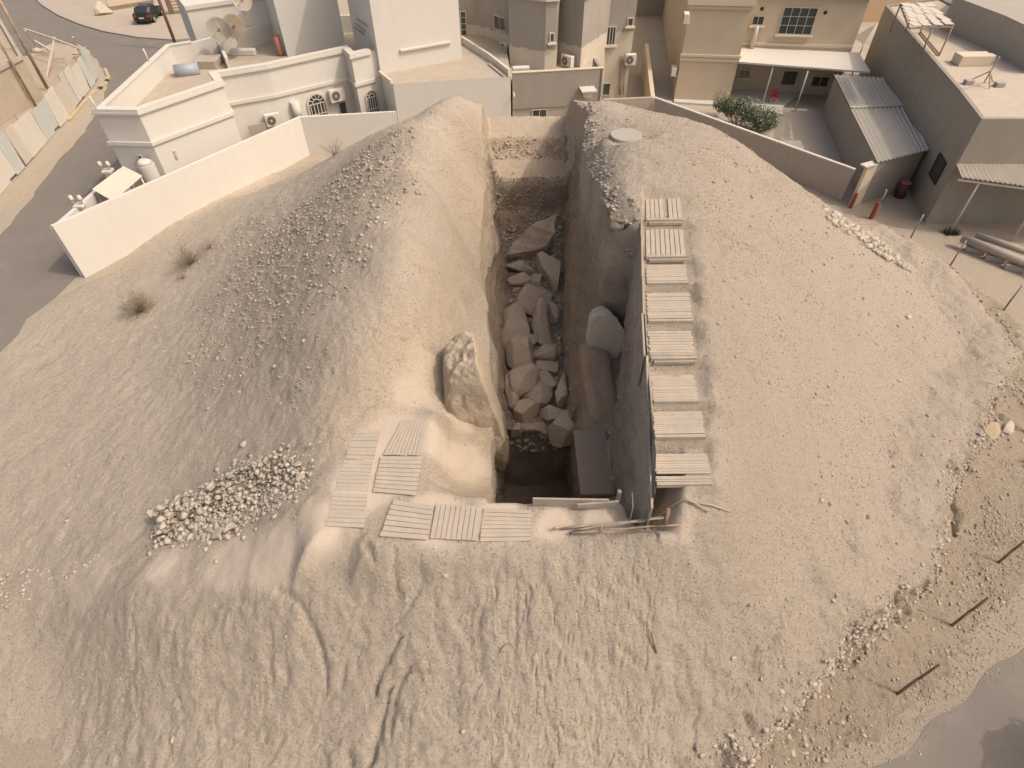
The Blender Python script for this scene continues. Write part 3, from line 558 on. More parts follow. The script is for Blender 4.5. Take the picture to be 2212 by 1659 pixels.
for i in range(8):
    yf = ST_Y[i]; yb_ = (ST_Y[i-1] if i else ST_TOP+.05)-.10; z = ST_Z[i]; x0 = float(st_x0(yf))+.06; x0b = float(st_x0(yb_))+.06; wd = [1.08,1.12,1.12,1.18,1.14,1.10,1.2,1.25][i]
    if i in (5, 7): yb_ = yf+(yb_-yf)*.85
    t = thing('pallet', (x0+.5, yf, z), STL[i], 'pallet', 'pallets laid as steps down the right of the trench'); o = thing_rot = random.uniform(-.015, .015)
    b = MB(); zo = -.02 if i in (5,) else .015
    deck([(x0b, yb_, z+zo+.04), (x0b+wd, yb_+o, z+zo+.04), (x0+wd, yf+.10+o, z+zo), (x0, yf+.10, z+zo)], 8 if i < 2 else [0,0,8,12,9,11,12,11][i], 'y' if i < 2 else 'x', b, .025, .14 if i < 2 else .11, .03, (4,) if i == 0 else ((8,) if i == 7 else ())); b.build('slats', M_deck, t)
    b = MB(); b.box((x0+wd/2, yf+.04, z-.04), wd+.02, .09, .12); 
    if i in (0, 1, 4): b.box((x0+wd/2+.03, yf-.03, z-.10), wd*.93, .05, .10)
    b.build('riser_board', M_deckd, t, .006)
    if i in (4, 7):
        b = MB(); b.box((x0+wd/2, yf+.16, z+.02), wd*.98, .045, .03); b.build('front_slat', M_deckd, t)
PD = [('P',[(850,1078),(938,1092),(922,1166),(820,1158)],7,'x','pallet at the bend of the boarded path, slats crosswise, clean left edge'),('P',[(942,1088),(1040,1095),(1030,1168),(928,1162)],9,'y','middle of the three pallets in a row, with dark gaps and slats running uphill'),
 ('P',[(1045,1097),(1148,1102),(1146,1168),(1036,1170)],8,'x','rightmost pallet of the row, faint under sand'),('P',[(868,908),(922,906),(906,984),(828,982)],9,'y','upper pallet nearest the trench with slats running uphill'),
 ('P',[(822,985),(914,985),(898,1070),(806,1062)],9,'x','pallet with a row of dark notches down its right side'),('P',[(768,930),(822,928),(808,992),(745,990)],8,'x','uppermost of the sanded pallets on the left run'),
 ('P',[(743,994),(806,996),(795,1062),(722,1060)],8,'x','middle sanded pallet on the left run'),('P',[(720,1064),(794,1066),(786,1140),(702,1136)],8,'x','lowest sanded pallet on the left run')]
for i, (_, c, n, al, lb) in enumerate(PD):
    c = [at(*q, PADZ+(.03, .035, .0, .03, .035, -.005, -.01, -.012)[i]) for q in c]; m = sum(c, Vector())/4
    t = thing('pallet', m, lb, 'pallet', 'pallets laid along the path'); b = MB(); deck(c, n, al, b, .02, .10 if i < 5 else .07, .01); b.build('slats', M_deck, t)
    s0, s1 = (c[0], c[3]) if al == 'x' else (c[0], c[1]); e0, e1 = (c[1], c[2]) if al == 'x' else (c[3], c[2])
    if i < 5:
        for k in (.06, .94): b = MB(); b.beam(lerp3(s0, e0, k)-Vector((0, 0, .06)), lerp3(s1, e1, k)-Vector((0, 0, .06)), .08, .07); b.build('bearer', M_deckd, t)
# ------------------------------------------------------------------ hoarding along the right rim
t = thing('hoarding', (3.8, 12, 8), 'line of weathered plywood sheets holding back the earth beside the stair', 'hoarding')
ys = [ST_TOP+.15, 15.0, 13.4, 12.2, 10.9, 9.6, 8.6, 7.35]
for i in range(7):
    a, b_ = ys[i], ys[i+1]; xa, xb = float(xH(a))-.05, float(xH(b_))-.05; za, zb = float(stairz(a-.3 if i == 0 else a))+.10, float(stairz(max(b_, ST_Y[-1]+.05)))+.06
    if i == 6: zb -= .45
    off = -.05 if i == 3 else 0.; m = MB(); th = .03; dn = 2.7
    m.hexa([(xa+off, a, za-dn), (xa+off+th, a, za-dn), (xb+off+th, b_, zb-dn), (xb+off, b_, zb-dn), (xa+off, a, za), (xa+off+th, a, za), (xb+off+th, b_, zb), (xb+off, b_, zb)]); m.build('plywood_sheet', M_ply, t)
    m = MB(); m.beam((xa+off+.02, a-.02, za+.01), (xb+off+.02, b_+.02, zb+.01), .05, .035); m.build('capping_batten', M_deckd, t)
# ------------------------------------------------------------------ boards at the near edge of the shaft
def plank(a, b_, w_, h_, lb, mat=None, name='plank', cat='plank', grp=None):
    m = MB(); m.beam(a, b_, w_, h_); return tag(m.build(name, mat or M_deckd, None, .004), lb, cat, grp)
a, b_ = at(1151, 1082, 5.6), at(1315, 1085, 5.7); plank(a, b_, .05, .24, 'long plank set on edge along the near side of the shaft')
a, b_ = at(1247, 1093, 5.6), at(1337, 1086, 5.7); plank(a, b_, .05, .16, 'short plank on edge in front of the right end of the long one')
a, b_ = on(1108, 1099), on(1144, 1101); a.z += .05; b_.z += .05; plank(a, b_, .04, .05, 'thin batten lying at the end of the rightmost path pallet', name='batten', cat='batten')
a = at(1335, 1078, 5.5); plank(a-Vector((0, 0, .5)), a+Vector((0, 0, .35)), .09, .09, 'stubby wooden stake at the right end of the shaft planks', name='stake', cat='stake')
a = on(1360, 1125); m = MB(); m.tube([a, a+Vector((.03, .1, .45)), a+Vector((-.05, .15, .95))], .02, 5, 0, .008); tag(m.build('twig', M_stick), 'thin bare twig standing in the slot by the hoarding', 'twig')
for i, (p, q, r, lb) in enumerate([((1212,1144),(1574,1108),.045,'longest pole of the bundle lying below the stair'),((1229,1155),(1467,1137),.04,'front pole of the bundle, nearest the viewer'),((1244,1148),(1434,1124),.035,'inner pole of the bundle between the longest and the front one'),
        ((1402,1124),(1530,1112),.04,'grey pole crossing the right half of the bundle'),((1195,1148),(1222,1143),.05,'blunt end of timber sticking out at the left of the bundle')]):
    a, b_ = onH(*p), onH(*q); L = (b_-a).length; pts = []
    for k in range(9):
        t_ = k/8; c = a.lerp(b_, t_); c.z = max(c.z, float(H(np.array([c.x]), np.array([c.y]))[0]))+r+.04*i*.5+.02; pts.append(c+Vector((random.uniform(-.015, .015), random.uniform(-.015, .015), 0)))
    m = MB(); m.tube(pts, r*.75, 7, 0, r*.45); tag(m.build('pole', M_deckd if i != 1 else M_stick), lb, 'pole', 'bundle of old poles')
a, b_ = on(1434, 1138), on(1440, 1112); m = MB(); m.tube([a+Vector((0, 0, .1)), b_+Vector((0, 0, .25))], .05, 7); tag(m.build('stake', M_post), 'pinkish stub laid across the bundle of poles', 'stub')
a = on(1295, 1150); m = MB(); m.tube([a, a+Vector((.02, .02, .3))], .03, 6); tag(m.build('stake', M_stick), 'short dark stake in front of the bundle of poles', 'stake')
a, b_ = on(1405, 1372), on(1418, 1412); m = MB(); m.tube([a+Vector((0, 0, .12)), b_+Vector((0, 0, .03))], .022, 6); tag(m.build('iron_rod', M_post), 'dark iron rod lying on the lower gravel slope', 'rod')
pts = []
for k in range(15):
    q = k/14; p = on(1078+38*q, 1412-20*sin(pi*q*.9)-3*q); pts.append(p+Vector((0, 0, .03)))
m = MB(); m.tube(pts, .012, 5); tag(m.build('wire_hoop', M_stick), 'half buried brown hoop of wire on the lower slope', 'wire')
# concrete disc
p = Vector(_DC); p.z += -.01; nrm = Vector((0, 0, 1)); t = thing('manhole_disc', p, 'round pale concrete disc resting on top of the mound beside the trench', 'concrete disc')
m = MB(); m.tube([(p.x, p.y, p.z-.3), (p.x, p.y, p.z+.12)], .56, 40); m.build('disc', M_conc, t, .01); m = MB(); m.tube([(p.x+.1, p.y, p.z+.12), (p.x+.1, p.y, p.z+.135)], .02, 8); m.build('lifting_eye', M_stick, t)
# ------------------------------------------------------------------ fence posts round the foot
def vtop(base, px, py):
    """height above base at which a vertical through base meets the pixel best"""
    best = (1e9, 1)
    for h in np.linspace(.3, 14, 700):
        v = np.array([base[0], base[1], base[2]+h])-CAM; w_ = v @ _f; e = hypot(CX+FPX*(v @ _r)/w_-px*1024/2212, CY-FPX*(v @ _u)/w_-py*1024/2212)
        if e < best[0]: best = (e, h)
    return best[1]
for i, (bx, by, tx, ty, lb) in enumerate([(1885,474,1918,413,'farthest thin fence post, silver topped, behind the red stub'),(1961,525,1991,462,'second thin fence post beside the far rubble band'),(2047,583,2082,518,'third thin fence post in front of the stacked pipes'),
        (2168,670,2212,618,'fourth thin fence post, cut by the right edge of view'),(2157,1215,2222,1168,'brown post right of the lower slope, running out of view'),(2055,1352,2140,1297,'brown post in the bare soil, second from the bottom'),(1938,1499,2029,1429,'lowest brown post, nearest the asphalt')]):
    p = on(bx, by); p.z = max(p.z, 0); h = min(vtop(p, tx, ty), 2.3); t = thing('fence_post', p, lb, 'fence post', 'posts round the foot of the mound')
    r = .042; m = MB(); m.tube([p-Vector((0, 0, .2)), p+Vector((0, 0, h*.55))], r, 8); m.build('painted_base', M_post, t); m = MB(); m.tube([p+Vector((0, 0, h*.55)), p+Vector((.02, 0, h))], r*.85, 8); m.build('upper_pole', M_galv if i < 4 else M_post, t)
    if i == 0: m = MB(); m.box(p+Vector((0, 0, h)), .1, .1, .05); m.build('cap', M_galv, t)
p = on(1884, 476); p.z = 0; m = MB(); m.beam(p+Vector((-.1, .05, 0)), p+Vector((-.1, .05, 1.05)), .2, .14); tag(m.build('red_stub_post', M_rust, None, .01), 'stout red stub post at the foot of the farthest thin post', 'post')
# ------------------------------------------------------------------ dry shrubs
def shrub(x, y, r, n, lb, hgt=1.):
    p = on(x, y); m = MB(); rs = random.Random(int(x*7+y))
    for k in range(n):
        a = rs.uniform(0, 2*pi); e = rs.uniform(.15, 1.35); L = r*rs.uniform(.5, 1.1); d = Vector((cos(a)*cos(e), sin(a)*cos(e), sin(e)*hgt)); q = p+Vector((rs.uniform(-.12, .12)*r, rs.uniform(-.12, .12)*r, 0)); bend = Vector((rs.uniform(-.3, .3), rs.uniform(-.3, .3), -.15))*L
        pts = [q, q+d*L*.5+bend*.25, q+d*L+bend]; m.tube(pts, .006*r, 3, 0, .003*r)
        for _ in range(3):
            s = pts[1].lerp(pts[2], rs.random()); dd = (d+Vector((rs.uniform(-.8, .8), rs.uniform(-.8, .8), rs.uniform(-.3, .6)))).normalized(); m.tube([s, s+dd*L*.35], .004*r, 3, 0, .002*r)
    tag(m.build('dry_shrub', M_twig), lb, 'dry shrub')
shrub(303, 672, .95, 230, 'larger dry shrub alone low on the left slope', 1.1); shrub(412, 572, .95, 200, 'dry brown shrub by the stony shoulder, nearest the white wall', 1.1); shrub(455, 538, .6, 90, 'thin grey shrub just above the brown one'); shrub(725, 335, .9, 60, 'sparse twiggy shrub where the far left slope meets the white wall', 1.0); shrub(395, 602, .45, 70, 'tiny tuft below the brown shrub')
shrub(760, 300, .9, 40, 'bare twigs on the skyline of the stony shoulder')
# ================================================================== buildings
M_white = mat_plain('white_render', (.61, .585, .535), .9, .05, .8, .004, .1, 0, (.50, .44, .36), .14)
M_white2 = mat_plain('white_trim', (.59, .56, .505), .85, .08, 3, .003, .1)
M_roof = mat_plain('dusty_roof_screed', (.44, .38, .31), .95, .22, 1.2, .01, .1, 0, (.30, .25, .20), .3)
M_cream = mat_plain('cream_render', (.56, .47, .35), .9, .08, 1.0, .004, .1, 0, (.40, .33, .25), .15)
M_cream2 = mat_plain('cream_trim', (.62, .53, .41), .9, .08, 2.0, .003, .1)
M_grey = mat_plain('grey_cement_render', (.33, .30, .26), .9, .14, .9, .006, .1, 0, (.22, .195, .165), .25)
M_grey2 = mat_plain('pale_cement_block', (.40, .365, .31), .92, .12, 1.1, .008, .1, 0, (.27, .24, .20), .25)
M_bwall = mat_plain('rough_boundary_render', (.40, .35, .30), .95, .14, 1.4, .015, .1, 0, (.27, .22, .18), .25)
M_dark = mat_plain('dark_opening', (.035, .03, .028), .5, .2, 4, .001, .4)
M_glass = mat_plain('window_glass', (.06, .07, .065), .15, .3, 3, 0, .6)
M_asph = None
g = NG('asphalt'); n = g.noise(.35, 5, .6); col = g.mix(n, (.165, .148, .13), (.215, .193, .168)); col = g.mix(g.math('MULTIPLY', g.ramp(g.noise(.8, 6, .7), [(.52, 0), (.75, 1)]), .4), col, (.30, .26, .22)); M_asph = g.fin(col, .85, g.bump(g.noise(40, 3), .006), .2)
g = NG('pavement'); n = g.noise(.5, 5, .6); M_pave = g.fin(g.mix(n, (.36, .31, .26), (.44, .38, .32)), .9, g.bump(g.noise(20, 3), .006), .15)
g = NG('yard_concrete'); n = g.noise(.7, 6, .6); M_yard = g.fin(g.mix(n, (.34, .30, .255), (.46, .41, .35)), .9, g.bump(g.noise(20, 3), .006), .15)
def corr_mat(name, a, b_, rough=.6):
    g = NG(name); col = g.mix(g.noise(1.5, 5, .6), a, b_); return g.fin(col, rough, None, .3)
M_corr = corr_mat('corrugated_sheet', (.48, .43, .36), (.62, .56, .48)); M_corr2 = corr_mat('galvanised_roofing', (.46, .42, .36), (.58, .53, .455))
M_ac = mat_plain('ac_casing', (.66, .61, .53), .6, .12, 4, .001, .3); M_acd = mat_plain('ac_grille', (.16, .14, .12), .6, .2, 10, .001, .3)
M_alu = mat_plain('aluminium_frame', (.55, .50, .44), .5, .1, 4, 0, .4); M_red = mat_plain('red_plastic', (.45, .06, .05), .5, .15, 4, 0, .4)
M_dish = mat_plain('dish_paint', (.62, .56, .47), .6, .12, 4, .001, .3); M_sheet = mat_plain('pale_blue_sheet', (.52, .53, .50), .6, .14, 2.5, .004, .3); M_sheet2 = mat_plain('white_sheet', (.62, .58, .51), .6, .14, 2.5, .004, .3)
def xy(p): return (p[0], p[1])
def V3(p, z): return Vector((p[0], p[1], z))
def wall_frame(a, b_):
    d = Vector((b_[0]-a[0], b_[1]-a[1], 0)).normalized(); n = Vector((d.y, -d.x, 0))
    if n.dot(Vector(CAM)-Vector((a[0], a[1], 0))) < 0: n = -n
    return d, n
def wrect(a, b_, x0, y0, x1, y1):
    """a rectangle on the vertical plane ab between two pixels: (centre, width, height, dir, normal)"""
    P, Q = onplane(x0, y0, a, b_), onplane(x1, y1, a, b_); d, n = wall_frame(a, b_); c = (P+Q)/2; return c, abs((Q-P).dot(d)), abs(P.z-Q.z), d, n
def window(par, a, b_, x0, y0, x1, y1, cols=2, rows_=1, frame=M_alu, sill=False, name='window', bars=None, w=None, h=None):
    c, W_, H_, d, n = wrect(a, b_, x0, y0, x1, y1); W_ = w or W_; H_ = h or H_; up = Vector((0, 0, 1))
    m = MB(); m.box(c+n*.012, W_, .04, H_, d, -n); f = m.build(name, M_glass, par)
    m = MB(); t = .06
    for s in (-1, 1): m.box(c+d*s*(W_/2)+n*.04, t, .08, H_+t, d, -n); m.box(c+up*s*(H_/2)+n*.04, W_-t, .08, t, d, -n)
    for k in range(1, cols): m.box(c+d*(-W_/2+W_*k/cols)+n*.035, .035, .05, H_-t, d, -n)
    for k in range(1, rows_): m.box(c+up*(-H_/2+H_*k/rows_)+n*.038, W_-t, .045, .03, d, -n)
    m.build('window_frame', frame, f)
    if sill: m = MB(); m.box(c-up*(H_/2+.09)+n*.12, W_+.35, .28, .10, d, -n); m.build('sill', M_cream2, f)
    return f
def ac_unit(a, b_, x, y, lb, w=.9, h=.65, off=.3):
    c = onplane(x, y, a, b_, off); d, n = wall_frame(a, b_); t = thing('air_conditioner', c-Vector((0, 0, h/2)), lb, 'air conditioner', 'outdoor air conditioning units'); up = Vector((0, 0, 1))
    m = MB(); m.box(c, w, .36, h, d, -n); m.build('casing', M_ac, t, .02)
    m = MB(); q = c+n*.185-d*w*.12; m.tube([q-n*.01, q+n*.012], h*.38, 24); m.build('fan_grille', M_acd, t)
    m = MB(); m.tube([q+n*.01, q+n*.025], .06, 12); m.build('fan_hub', M_ac, t)
    m = MB()
    for s in (-1, 1): m.box(c-up*(h/2+.03)+d*s*w*.35-n*.1, .05, off+.2, .05, d, -n)
    m.build('bracket', M_alu, t); return t
def dish(c, r, aim, lb, mat=M_dish, foot=.8):
    aim = Vector(aim).normalized(); t = thing('satellite_dish', c-Vector((0, 0, foot)), lb, 'satellite dish', 'satellite dishes on the white villa'); a = aim.orthogonal().normalized(); b_ = aim.cross(a); bm = bmesh.new(); prev = None; R_ = 9; N_ = 28
    rings = []
    for i in range(R_):
        q = i/(R_-1); rr = r*q; z = .22*r*q*q
        rings.append([bm.verts.new(c+aim*z+(a*cos(2*pi*k/N_)+b_*sin(2*pi*k/N_))*rr) for k in range(N_)] if i else [bm.verts.new(c)])
    for k in range(N_): bm.faces.new((rings[0][0], rings[1][k], rings[1][(k+1) % N_]))
    for A, B in zip(rings[1:], rings[2:]):
        for k in range(N_): bm.faces.new((A[k], A[(k+1) % N_], B[(k+1) % N_], B[k]))
    geo = bmesh.ops.solidify(bm, geom=bm.faces[:], thickness=.02); me = bpy.data.meshes.new('reflector'); bm.to_mesh(me); bm.free(); me.materials.append(mat); me.polygons.foreach_set('use_smooth', [True]*len(me.polygons)); link('reflector', me, t)
    m = MB(); e = c+aim*r*1.0; m.tube([c+a*r*.9+aim*.15*r, e], .015, 5); m.tube([c-a*r*.5-b_*r*.75+aim*.15*r, e], .012, 5); m.box(e, .1, .1, .14, aim); m.build('feed_arm', M_alu, t)
    m = MB(); m.tube([c-aim*.05, c-aim*.2, c-aim*.2-Vector((0, 0, foot))], .035, 7); 
    for k in range(3): m.beam(c-aim*.2-Vector((0, 0, foot*.6)), c-aim*.2-Vector((cos(k*2.1)*.45, sin(k*2.1)*.45, foot)), .03)
    m.build('mast', M_alu, t); return t
def corrug(a, b_, c, d, n, amp, mb, mi=0, th=.02):
    """corrugated sheet: ridges run from edge ab to edge dc"""
    A, B_, C_, D_ = map(Vector, (a, b_, c, d)); N_ = n*4; top = []; bot = []; nm = (B_-A).cross(D_-A).normalized(); nm = nm if nm.z > 0 else -nm
    for i in range(N_+1):
        s = i/N_; h = (cos(2*pi*i/4)*.5+.5)*amp; top.append(mb.bm.verts.new(A.lerp(B_, s)+nm*h)); bot.append(mb.bm.verts.new(D_.lerp(C_, s)+nm*h))
    t2 = [mb.bm.verts.new(v.co-nm*th) for v in top]; b2 = [mb.bm.verts.new(v.co-nm*th) for v in bot]
    for i in range(N_):
        for q in ((top[i], top[i+1], bot[i+1], bot[i]), (t2[i+1], t2[i], b2[i], b2[i+1]), (top[i+1], top[i], t2[i], t2[i+1]), (bot[i], bot[i+1], b2[i+1], b2[i])): mb.bm.faces.new(q).material_index = mi
    for q in ((top[0], bot[0], b2[0], t2[0]), (bot[-1], top[-1], t2[-1], b2[-1])): mb.bm.faces.new(q).material_index = mi
def shift(poly, d, n, k): return [(p[0]+d[0]*k, p[1]+d[1]*k) for p in poly]
# ---------------------------------------------------------------- white boundary wall
B1, B2 = at(185, 601, 0), at(669, 335, 0); B3 = at(856, 240, 2.55)
m = MB(); m.strip([xy(B1), xy(B2), xy(B3)], .22, [-.3, -.3, -.3], [3.05, 2.55, 2.5], side=1); w_ = m.build('white_boundary_wall', M_white); tag(w_, 'long smooth white boundary wall along the left foot of the mound', 'wall')
# ---------------------------------------------------------------- white villa
_c = at(360, 437, .6); ZP = .6+vtop(_c, 297.5, 242.5); ZR = ZP-1.15; ZB = .6+vtop(_c, 327, 312)-.1; print('ZP', ZP, ZB)
vp = [at(x, y, ZP) for x, y in [(204,241),(297.5,242.5),(480,180),(467,162),(578,144),(743,108),(758,122),(800,112)]]
bk = [at(412, 90, ZP), at(360, 98, ZP)]
poly = [xy(p) for p in vp] + [(vp[-1].x+1.2, vp[-1].y+.6), (vp[-1].x+1.5, vp[-1].y+9), (bk[0].x+6, vp[-1].y+9), xy(bk[0]), xy(bk[1])]
V = thing('white_villa', (vp[1].x, vp[1].y, 0), 'white flat roofed villa with stepped upper blocks behind the boundary wall', 'house')
m = MB(); m.strip(poly, .28, 0, ZP, closed=True, side=1); m.build('outer_wall', M_white, V)
cen = Vector((sum(p[0] for p in poly)/len(poly), sum(p[1] for p in poly)/len(poly)))
def inset(poly, d):
    n = len(poly); out = []
    for i in range(n):
        P, A, B_ = Vector(poly[i]), Vector(poly[i-1]), Vector(poly[(i+1) % n]); d1 = (P-A).normalized(); d2 = (B_-P).normalized(); n1 = Vector((-d1.y, d1.x)); n2 = Vector((-d2.y, d2.x)); mm = (n1+n2).normalized(); k = d/max(.35, mm.dot(n1)); out.append((P.x+mm.x*k, P.y+mm.y*k))
    return out
m = MB(); m.prism(inset(poly, .27), ZR-.2, ZR); m.build('roof', M_roof, V)
front = [poly[-1]]+poly[:8]
m = MB(); m.strip(inset(poly, -.10)[:8], .46, ZP+.004, ZP+.16, side=1); m.strip([inset(poly, -.04)[i] for i in (10, 11, 12, 0)] if False else [inset(poly, -.04)[i] for i in (11, 12, 0)], .36, ZP+.003, ZP+.07, side=1); m.build('coping', M_white2, V)
m = MB(); m.strip(inset(poly, -.14)[:8], .14, ZP-.12, ZP, side=1); m.strip(inset(poly, -.12)[:8], .12, ZB, ZB+.20, side=1); m.build('string_course', M_white2, V)
f12 = (xy(vp[1]), xy(vp[2])); f01 = (xy(vp[0]), xy(vp[1])); f34 = (xy(vp[3]), xy(vp[4])); f45 = (xy(vp[4]), xy(vp[5])); f67 = (xy(vp[6]), xy(vp[7]))
window(V, *f01, 297, 335, 309, 343, 1, 1); window(V, *f12, 374, 326, 383, 340, 1, 1)
def arch_window(a, b_, x0, y0, x1, y1, name='arched_window', door=False):
    c, W_, H_, d, n = wrect(a, b_, x0, y0, x1, y1); R_ = W_/2; cz = c.z+H_/2-R_; cc = Vector((c.x, c.y, cz)); z0 = c.z-H_/2; up = Vector((0, 0, 1)); N_ = 18
    def ring(r, off, mb, mi=0):
        v = [mb.bm.verts.new(V3(cc-d*r, z0)+n*off)]+[mb.bm.verts.new(cc+(-d*cos(pi*k/N_)+up*sin(pi*k/N_))*r+n*off) for k in range(N_+1)]+[mb.bm.verts.new(V3(cc+d*r, z0)+n*off)]; return v
    m = MB(); m.bm.faces.new(ring(R_, .03, m)); g_ = m.build(name, M_glass, V)
    m = MB(); A, B_ = ring(R_*1.18, .10, m), ring(R_, .10, m); C_, D_ = ring(R_*1.18, 0, m), ring(R_, 0.01, m)
    for i in range(len(A)-1):
        m.bm.faces.new((A[i], A[i+1], B_[i+1], B_[i])); m.bm.faces.new((C_[i+1], C_[i], A[i], A[i+1])) if False else m.bm.faces.new((A[i+1], A[i], C_[i], C_[i+1])); m.bm.faces.new((B_[i], B_[i+1], D_[i+1], D_[i]))
    m.build('surround', M_cream2, g_)
    m = MB()
    for k in range(-2, 3): m.box(V3(cc+d*k*R_*.4+n*.06, (z0+cz)/2), .045, .03, cz-z0, d, -n)
    for k in range(1, 3): m.box(V3(cc+n*.062, z0+(cz-z0)*k/2), 2*R_, .03, .045, d, -n)
    for rr in (.48, .98):
        pts = [cc+(-d*cos(pi*k/12)+up*sin(pi*k/12))*R_*rr+n*.06 for k in range(13)]; m.tube(pts, .03, 5)
    for k in range(1, 6): q = -d*cos(pi*k/6)+up*sin(pi*k/6); m.tube([cc+q*R_*.48+n*.06, cc+q*R_*.98+n*.06], .025, 5)
    m.build('window_grille', M_white2, g_); return g_
arch_window(*f45, 661, 208, 711, 262)
window(V, *f45, 730, 222, 752, 252, 1, 1); arch_window(*f67, 788, 198, 822, 255, 'arched_doorway')
ac_unit(*f45, 727, 205, 'air conditioner on the white villa, up beside the arched window', 1.05, .8); ac_unit(*f34, 589, 258, 'air conditioner on the white villa, low above the boundary wall', .95, .75)
# gable end blocks on the roof: rear wall with dishes, middle block, tower, front annex
q1, q2 = at(435, 115, ZR), at(600, 87, ZR); h1 = vtop(q1, 405, 15)
m = MB(); d, n = wall_frame(q1, q2); m.prism([xy(q1), xy(q2), xy(q2-n*5), xy(q1-n*5)], ZR, ZR+h1, mtop=0); m.build('rear_block', M_white, V)
m = MB(); m.strip([xy(q1-d*.05+n*.1), xy(q2+n*.1)], .1, ZR+h1-.15, ZR+h1+.1, side=1); m.build('coping', M_white2, V)
q3, q4 = at(622, 123, ZR), at(748, 103, ZR); d, n = wall_frame(q3, q4); m = MB(); m.prism([xy(q3), xy(q4), xy(q4-n*4.5), xy(q3-n*4.5)], ZR, ZR+5.5); m.build('middle_block', M_white, V)
qa = at(856, 240, 2.5); ZA = 2.5+vtop(qa, 849, 181); a1, a2 = at(849, 181, ZA), at(1103, 165, ZA); t1, t2 = at(823, 160, ZA), at(998, 127, ZA); da, na = wall_frame(a1, a2)
A_ = thing('white_annex', (a1.x, a1.y, 0), 'plain white single storey annex with a flat roof under the tall blank tower', 'building')
back = max(t1.y, t2.y)+6
m = MB(); m.prism([xy(a1), xy(a2), (a2.x-.4, back), (a1.x-1.2, back), xy(t1)], 0, ZA, mtop=1); m.build('wall', [M_white, M_roof], A_)
m = MB(); m.strip([xy(t1), xy(a1)], .16, ZA, ZA+.22, side=-1); m.build('left_upstand', M_white2, A_); m = MB(); e1 = at(1059, 130, ZA); e2 = at(1000, 92, ZA); m.strip([xy(a2), xy(e1), xy(e2)], .18, ZA, ZA+.45, side=1); m.build('parapet', M_white2, A_)
m = MB(); e3 = at(1090, 166, ZA); m.strip([xy(e3), xy(at(1057, 140, ZA))], .25, ZA+.003, ZA+.10); m.build('roof_upstand', M_roof, A_)
T_ = thing('white_tower', (t1.x, t1.y, ZA), 'tall blank white tower block with one thin horizontal ledge', 'tower'); d, n = wall_frame(t1, t2)
m = MB(); m.prism([xy(t1), xy(t2), xy(t2-n*5), xy(t1-n*5)], ZA-.05, ZA+8); m.build('wall', M_white, T_)
l1, l2 = onplane(863, 108, xy(t1), xy(t2)), onplane(973, 91, xy(t1), xy(t2)); m = MB(); m.box((l1+l2)/2+n*.08, (l2-l1).length, .18, .16, d, -n); m.build('ledge', M_white2, T_, .03)
sa, sb = xy(t1), xy(t1-n*5)
m = MB()
for zz_, o_ in ((2.6, 0), (2.2, .5), (1.9, .9)):
    m.tube([Vector((t1.x, t1.y, ZA+zz_))-n*(1.2+o_)-d*.1, Vector((t1.x, t1.y, ZA+zz_))-n*(3.2+o_)-d*.1], .03, 6)
m.build('conduit', M_stick, T_)
# things on the villa roof
dd1 = at(505, 104, ZR); 
dish(at(481, 57, ZR+1.9)+Vector((0, -.9, 0)), .62*1.25, (.45, -.72, .45), 'left grey satellite dish on the villa roof', mat_plain('grey_dish', (.50, .47, .41), .6, .12, 4)); dish(at(513, 50, ZR+1.9)+Vector((0, -.9, 0)), .60*1.25, (.45, -.72, .45), 'right satellite dish with a rusty centre on the villa roof', mat_plain('rusty_dish', (.60, .50, .38), .6, .3, 2.2))
dish(at(522, 2, ZR+3.6), .62, (.5, -.7, .4), 'third satellite dish, higher up at the top of the villa wall')
p = at(404, 152, ZR+.25); t = thing('water_heater', p, 'blue grey half round metal drum lying on the villa roof', 'drum'); m = MB(); d_ = Vector((.93, .37, 0)); m.tube([p-d_*.75, p+d_*.75], .42, 24); m.build('drum', mat_plain('blue_grey_metal', (.33, .35, .40), .45, .15, 3, 0, .5), t)
p = at(607, 120, ZR); t = thing('gas_bottle', p, 'red brown gas bottle standing at the corner of the villa roof', 'gas bottle'); m = MB(); m.tube([p, p+Vector((0, 0, .2)), p+Vector((0, 0, 1.25))], .24, 18); m.tube([p+Vector((0, 0, 1.25)), p+Vector((0, 0, 1.38))], .24, 18, 0, .10); m.build('cylinder', mat_plain('oxide_red', (.33, .15, .10), .6, .2, 5), t); m = MB(); m.tube([p+Vector((0, 0, 1.38)), p+Vector((0, 0, 1.5))], .04, 8); m.build('valve', M_galv, t)
rb, rbe = at(482, 118, ZR), at(490, 152, ZR)
m = MB(); m.strip([xy(rb), xy(at(497, 150, ZR))], .2, ZR, ZR+.75); tag(m.build('roof_partition', M_white2), 'low partition wall crossing the villa roof', 'low wall')
m = MB(); p = at(450, 133, ZR+.25); m.box((p.x, p.y, ZR+.25), 1.5, 1.5, .5); 
tag(m.build('roof_hatch', M_roof, None, .03), 'square patched box at the corner of the villa roof', 'roof box')
m = MB(); p = at(525, 112, ZR+.2); m.box((p.x, p.y, ZR+.2), 1.8, .5, .4); tag(m.build('planter', M_white2, None, .05), 'low white trough on the villa roof below the dishes', 'trough')
for i, (x, y, ln, lb) in enumerate([(212,241,.7,'white stub pipe at the front street corner of the villa parapet'),(323,135,.7,'white stub pipe halfway along the street parapet')]):
    p = at(x, y, ZP); m = MB(); m.tube([p, p+Vector((-.05, 0, .8))], .05, 6); tag(m.build('stub_pipe', M_white2), lb, 'pipe', 'stub pipes on the villa parapet')
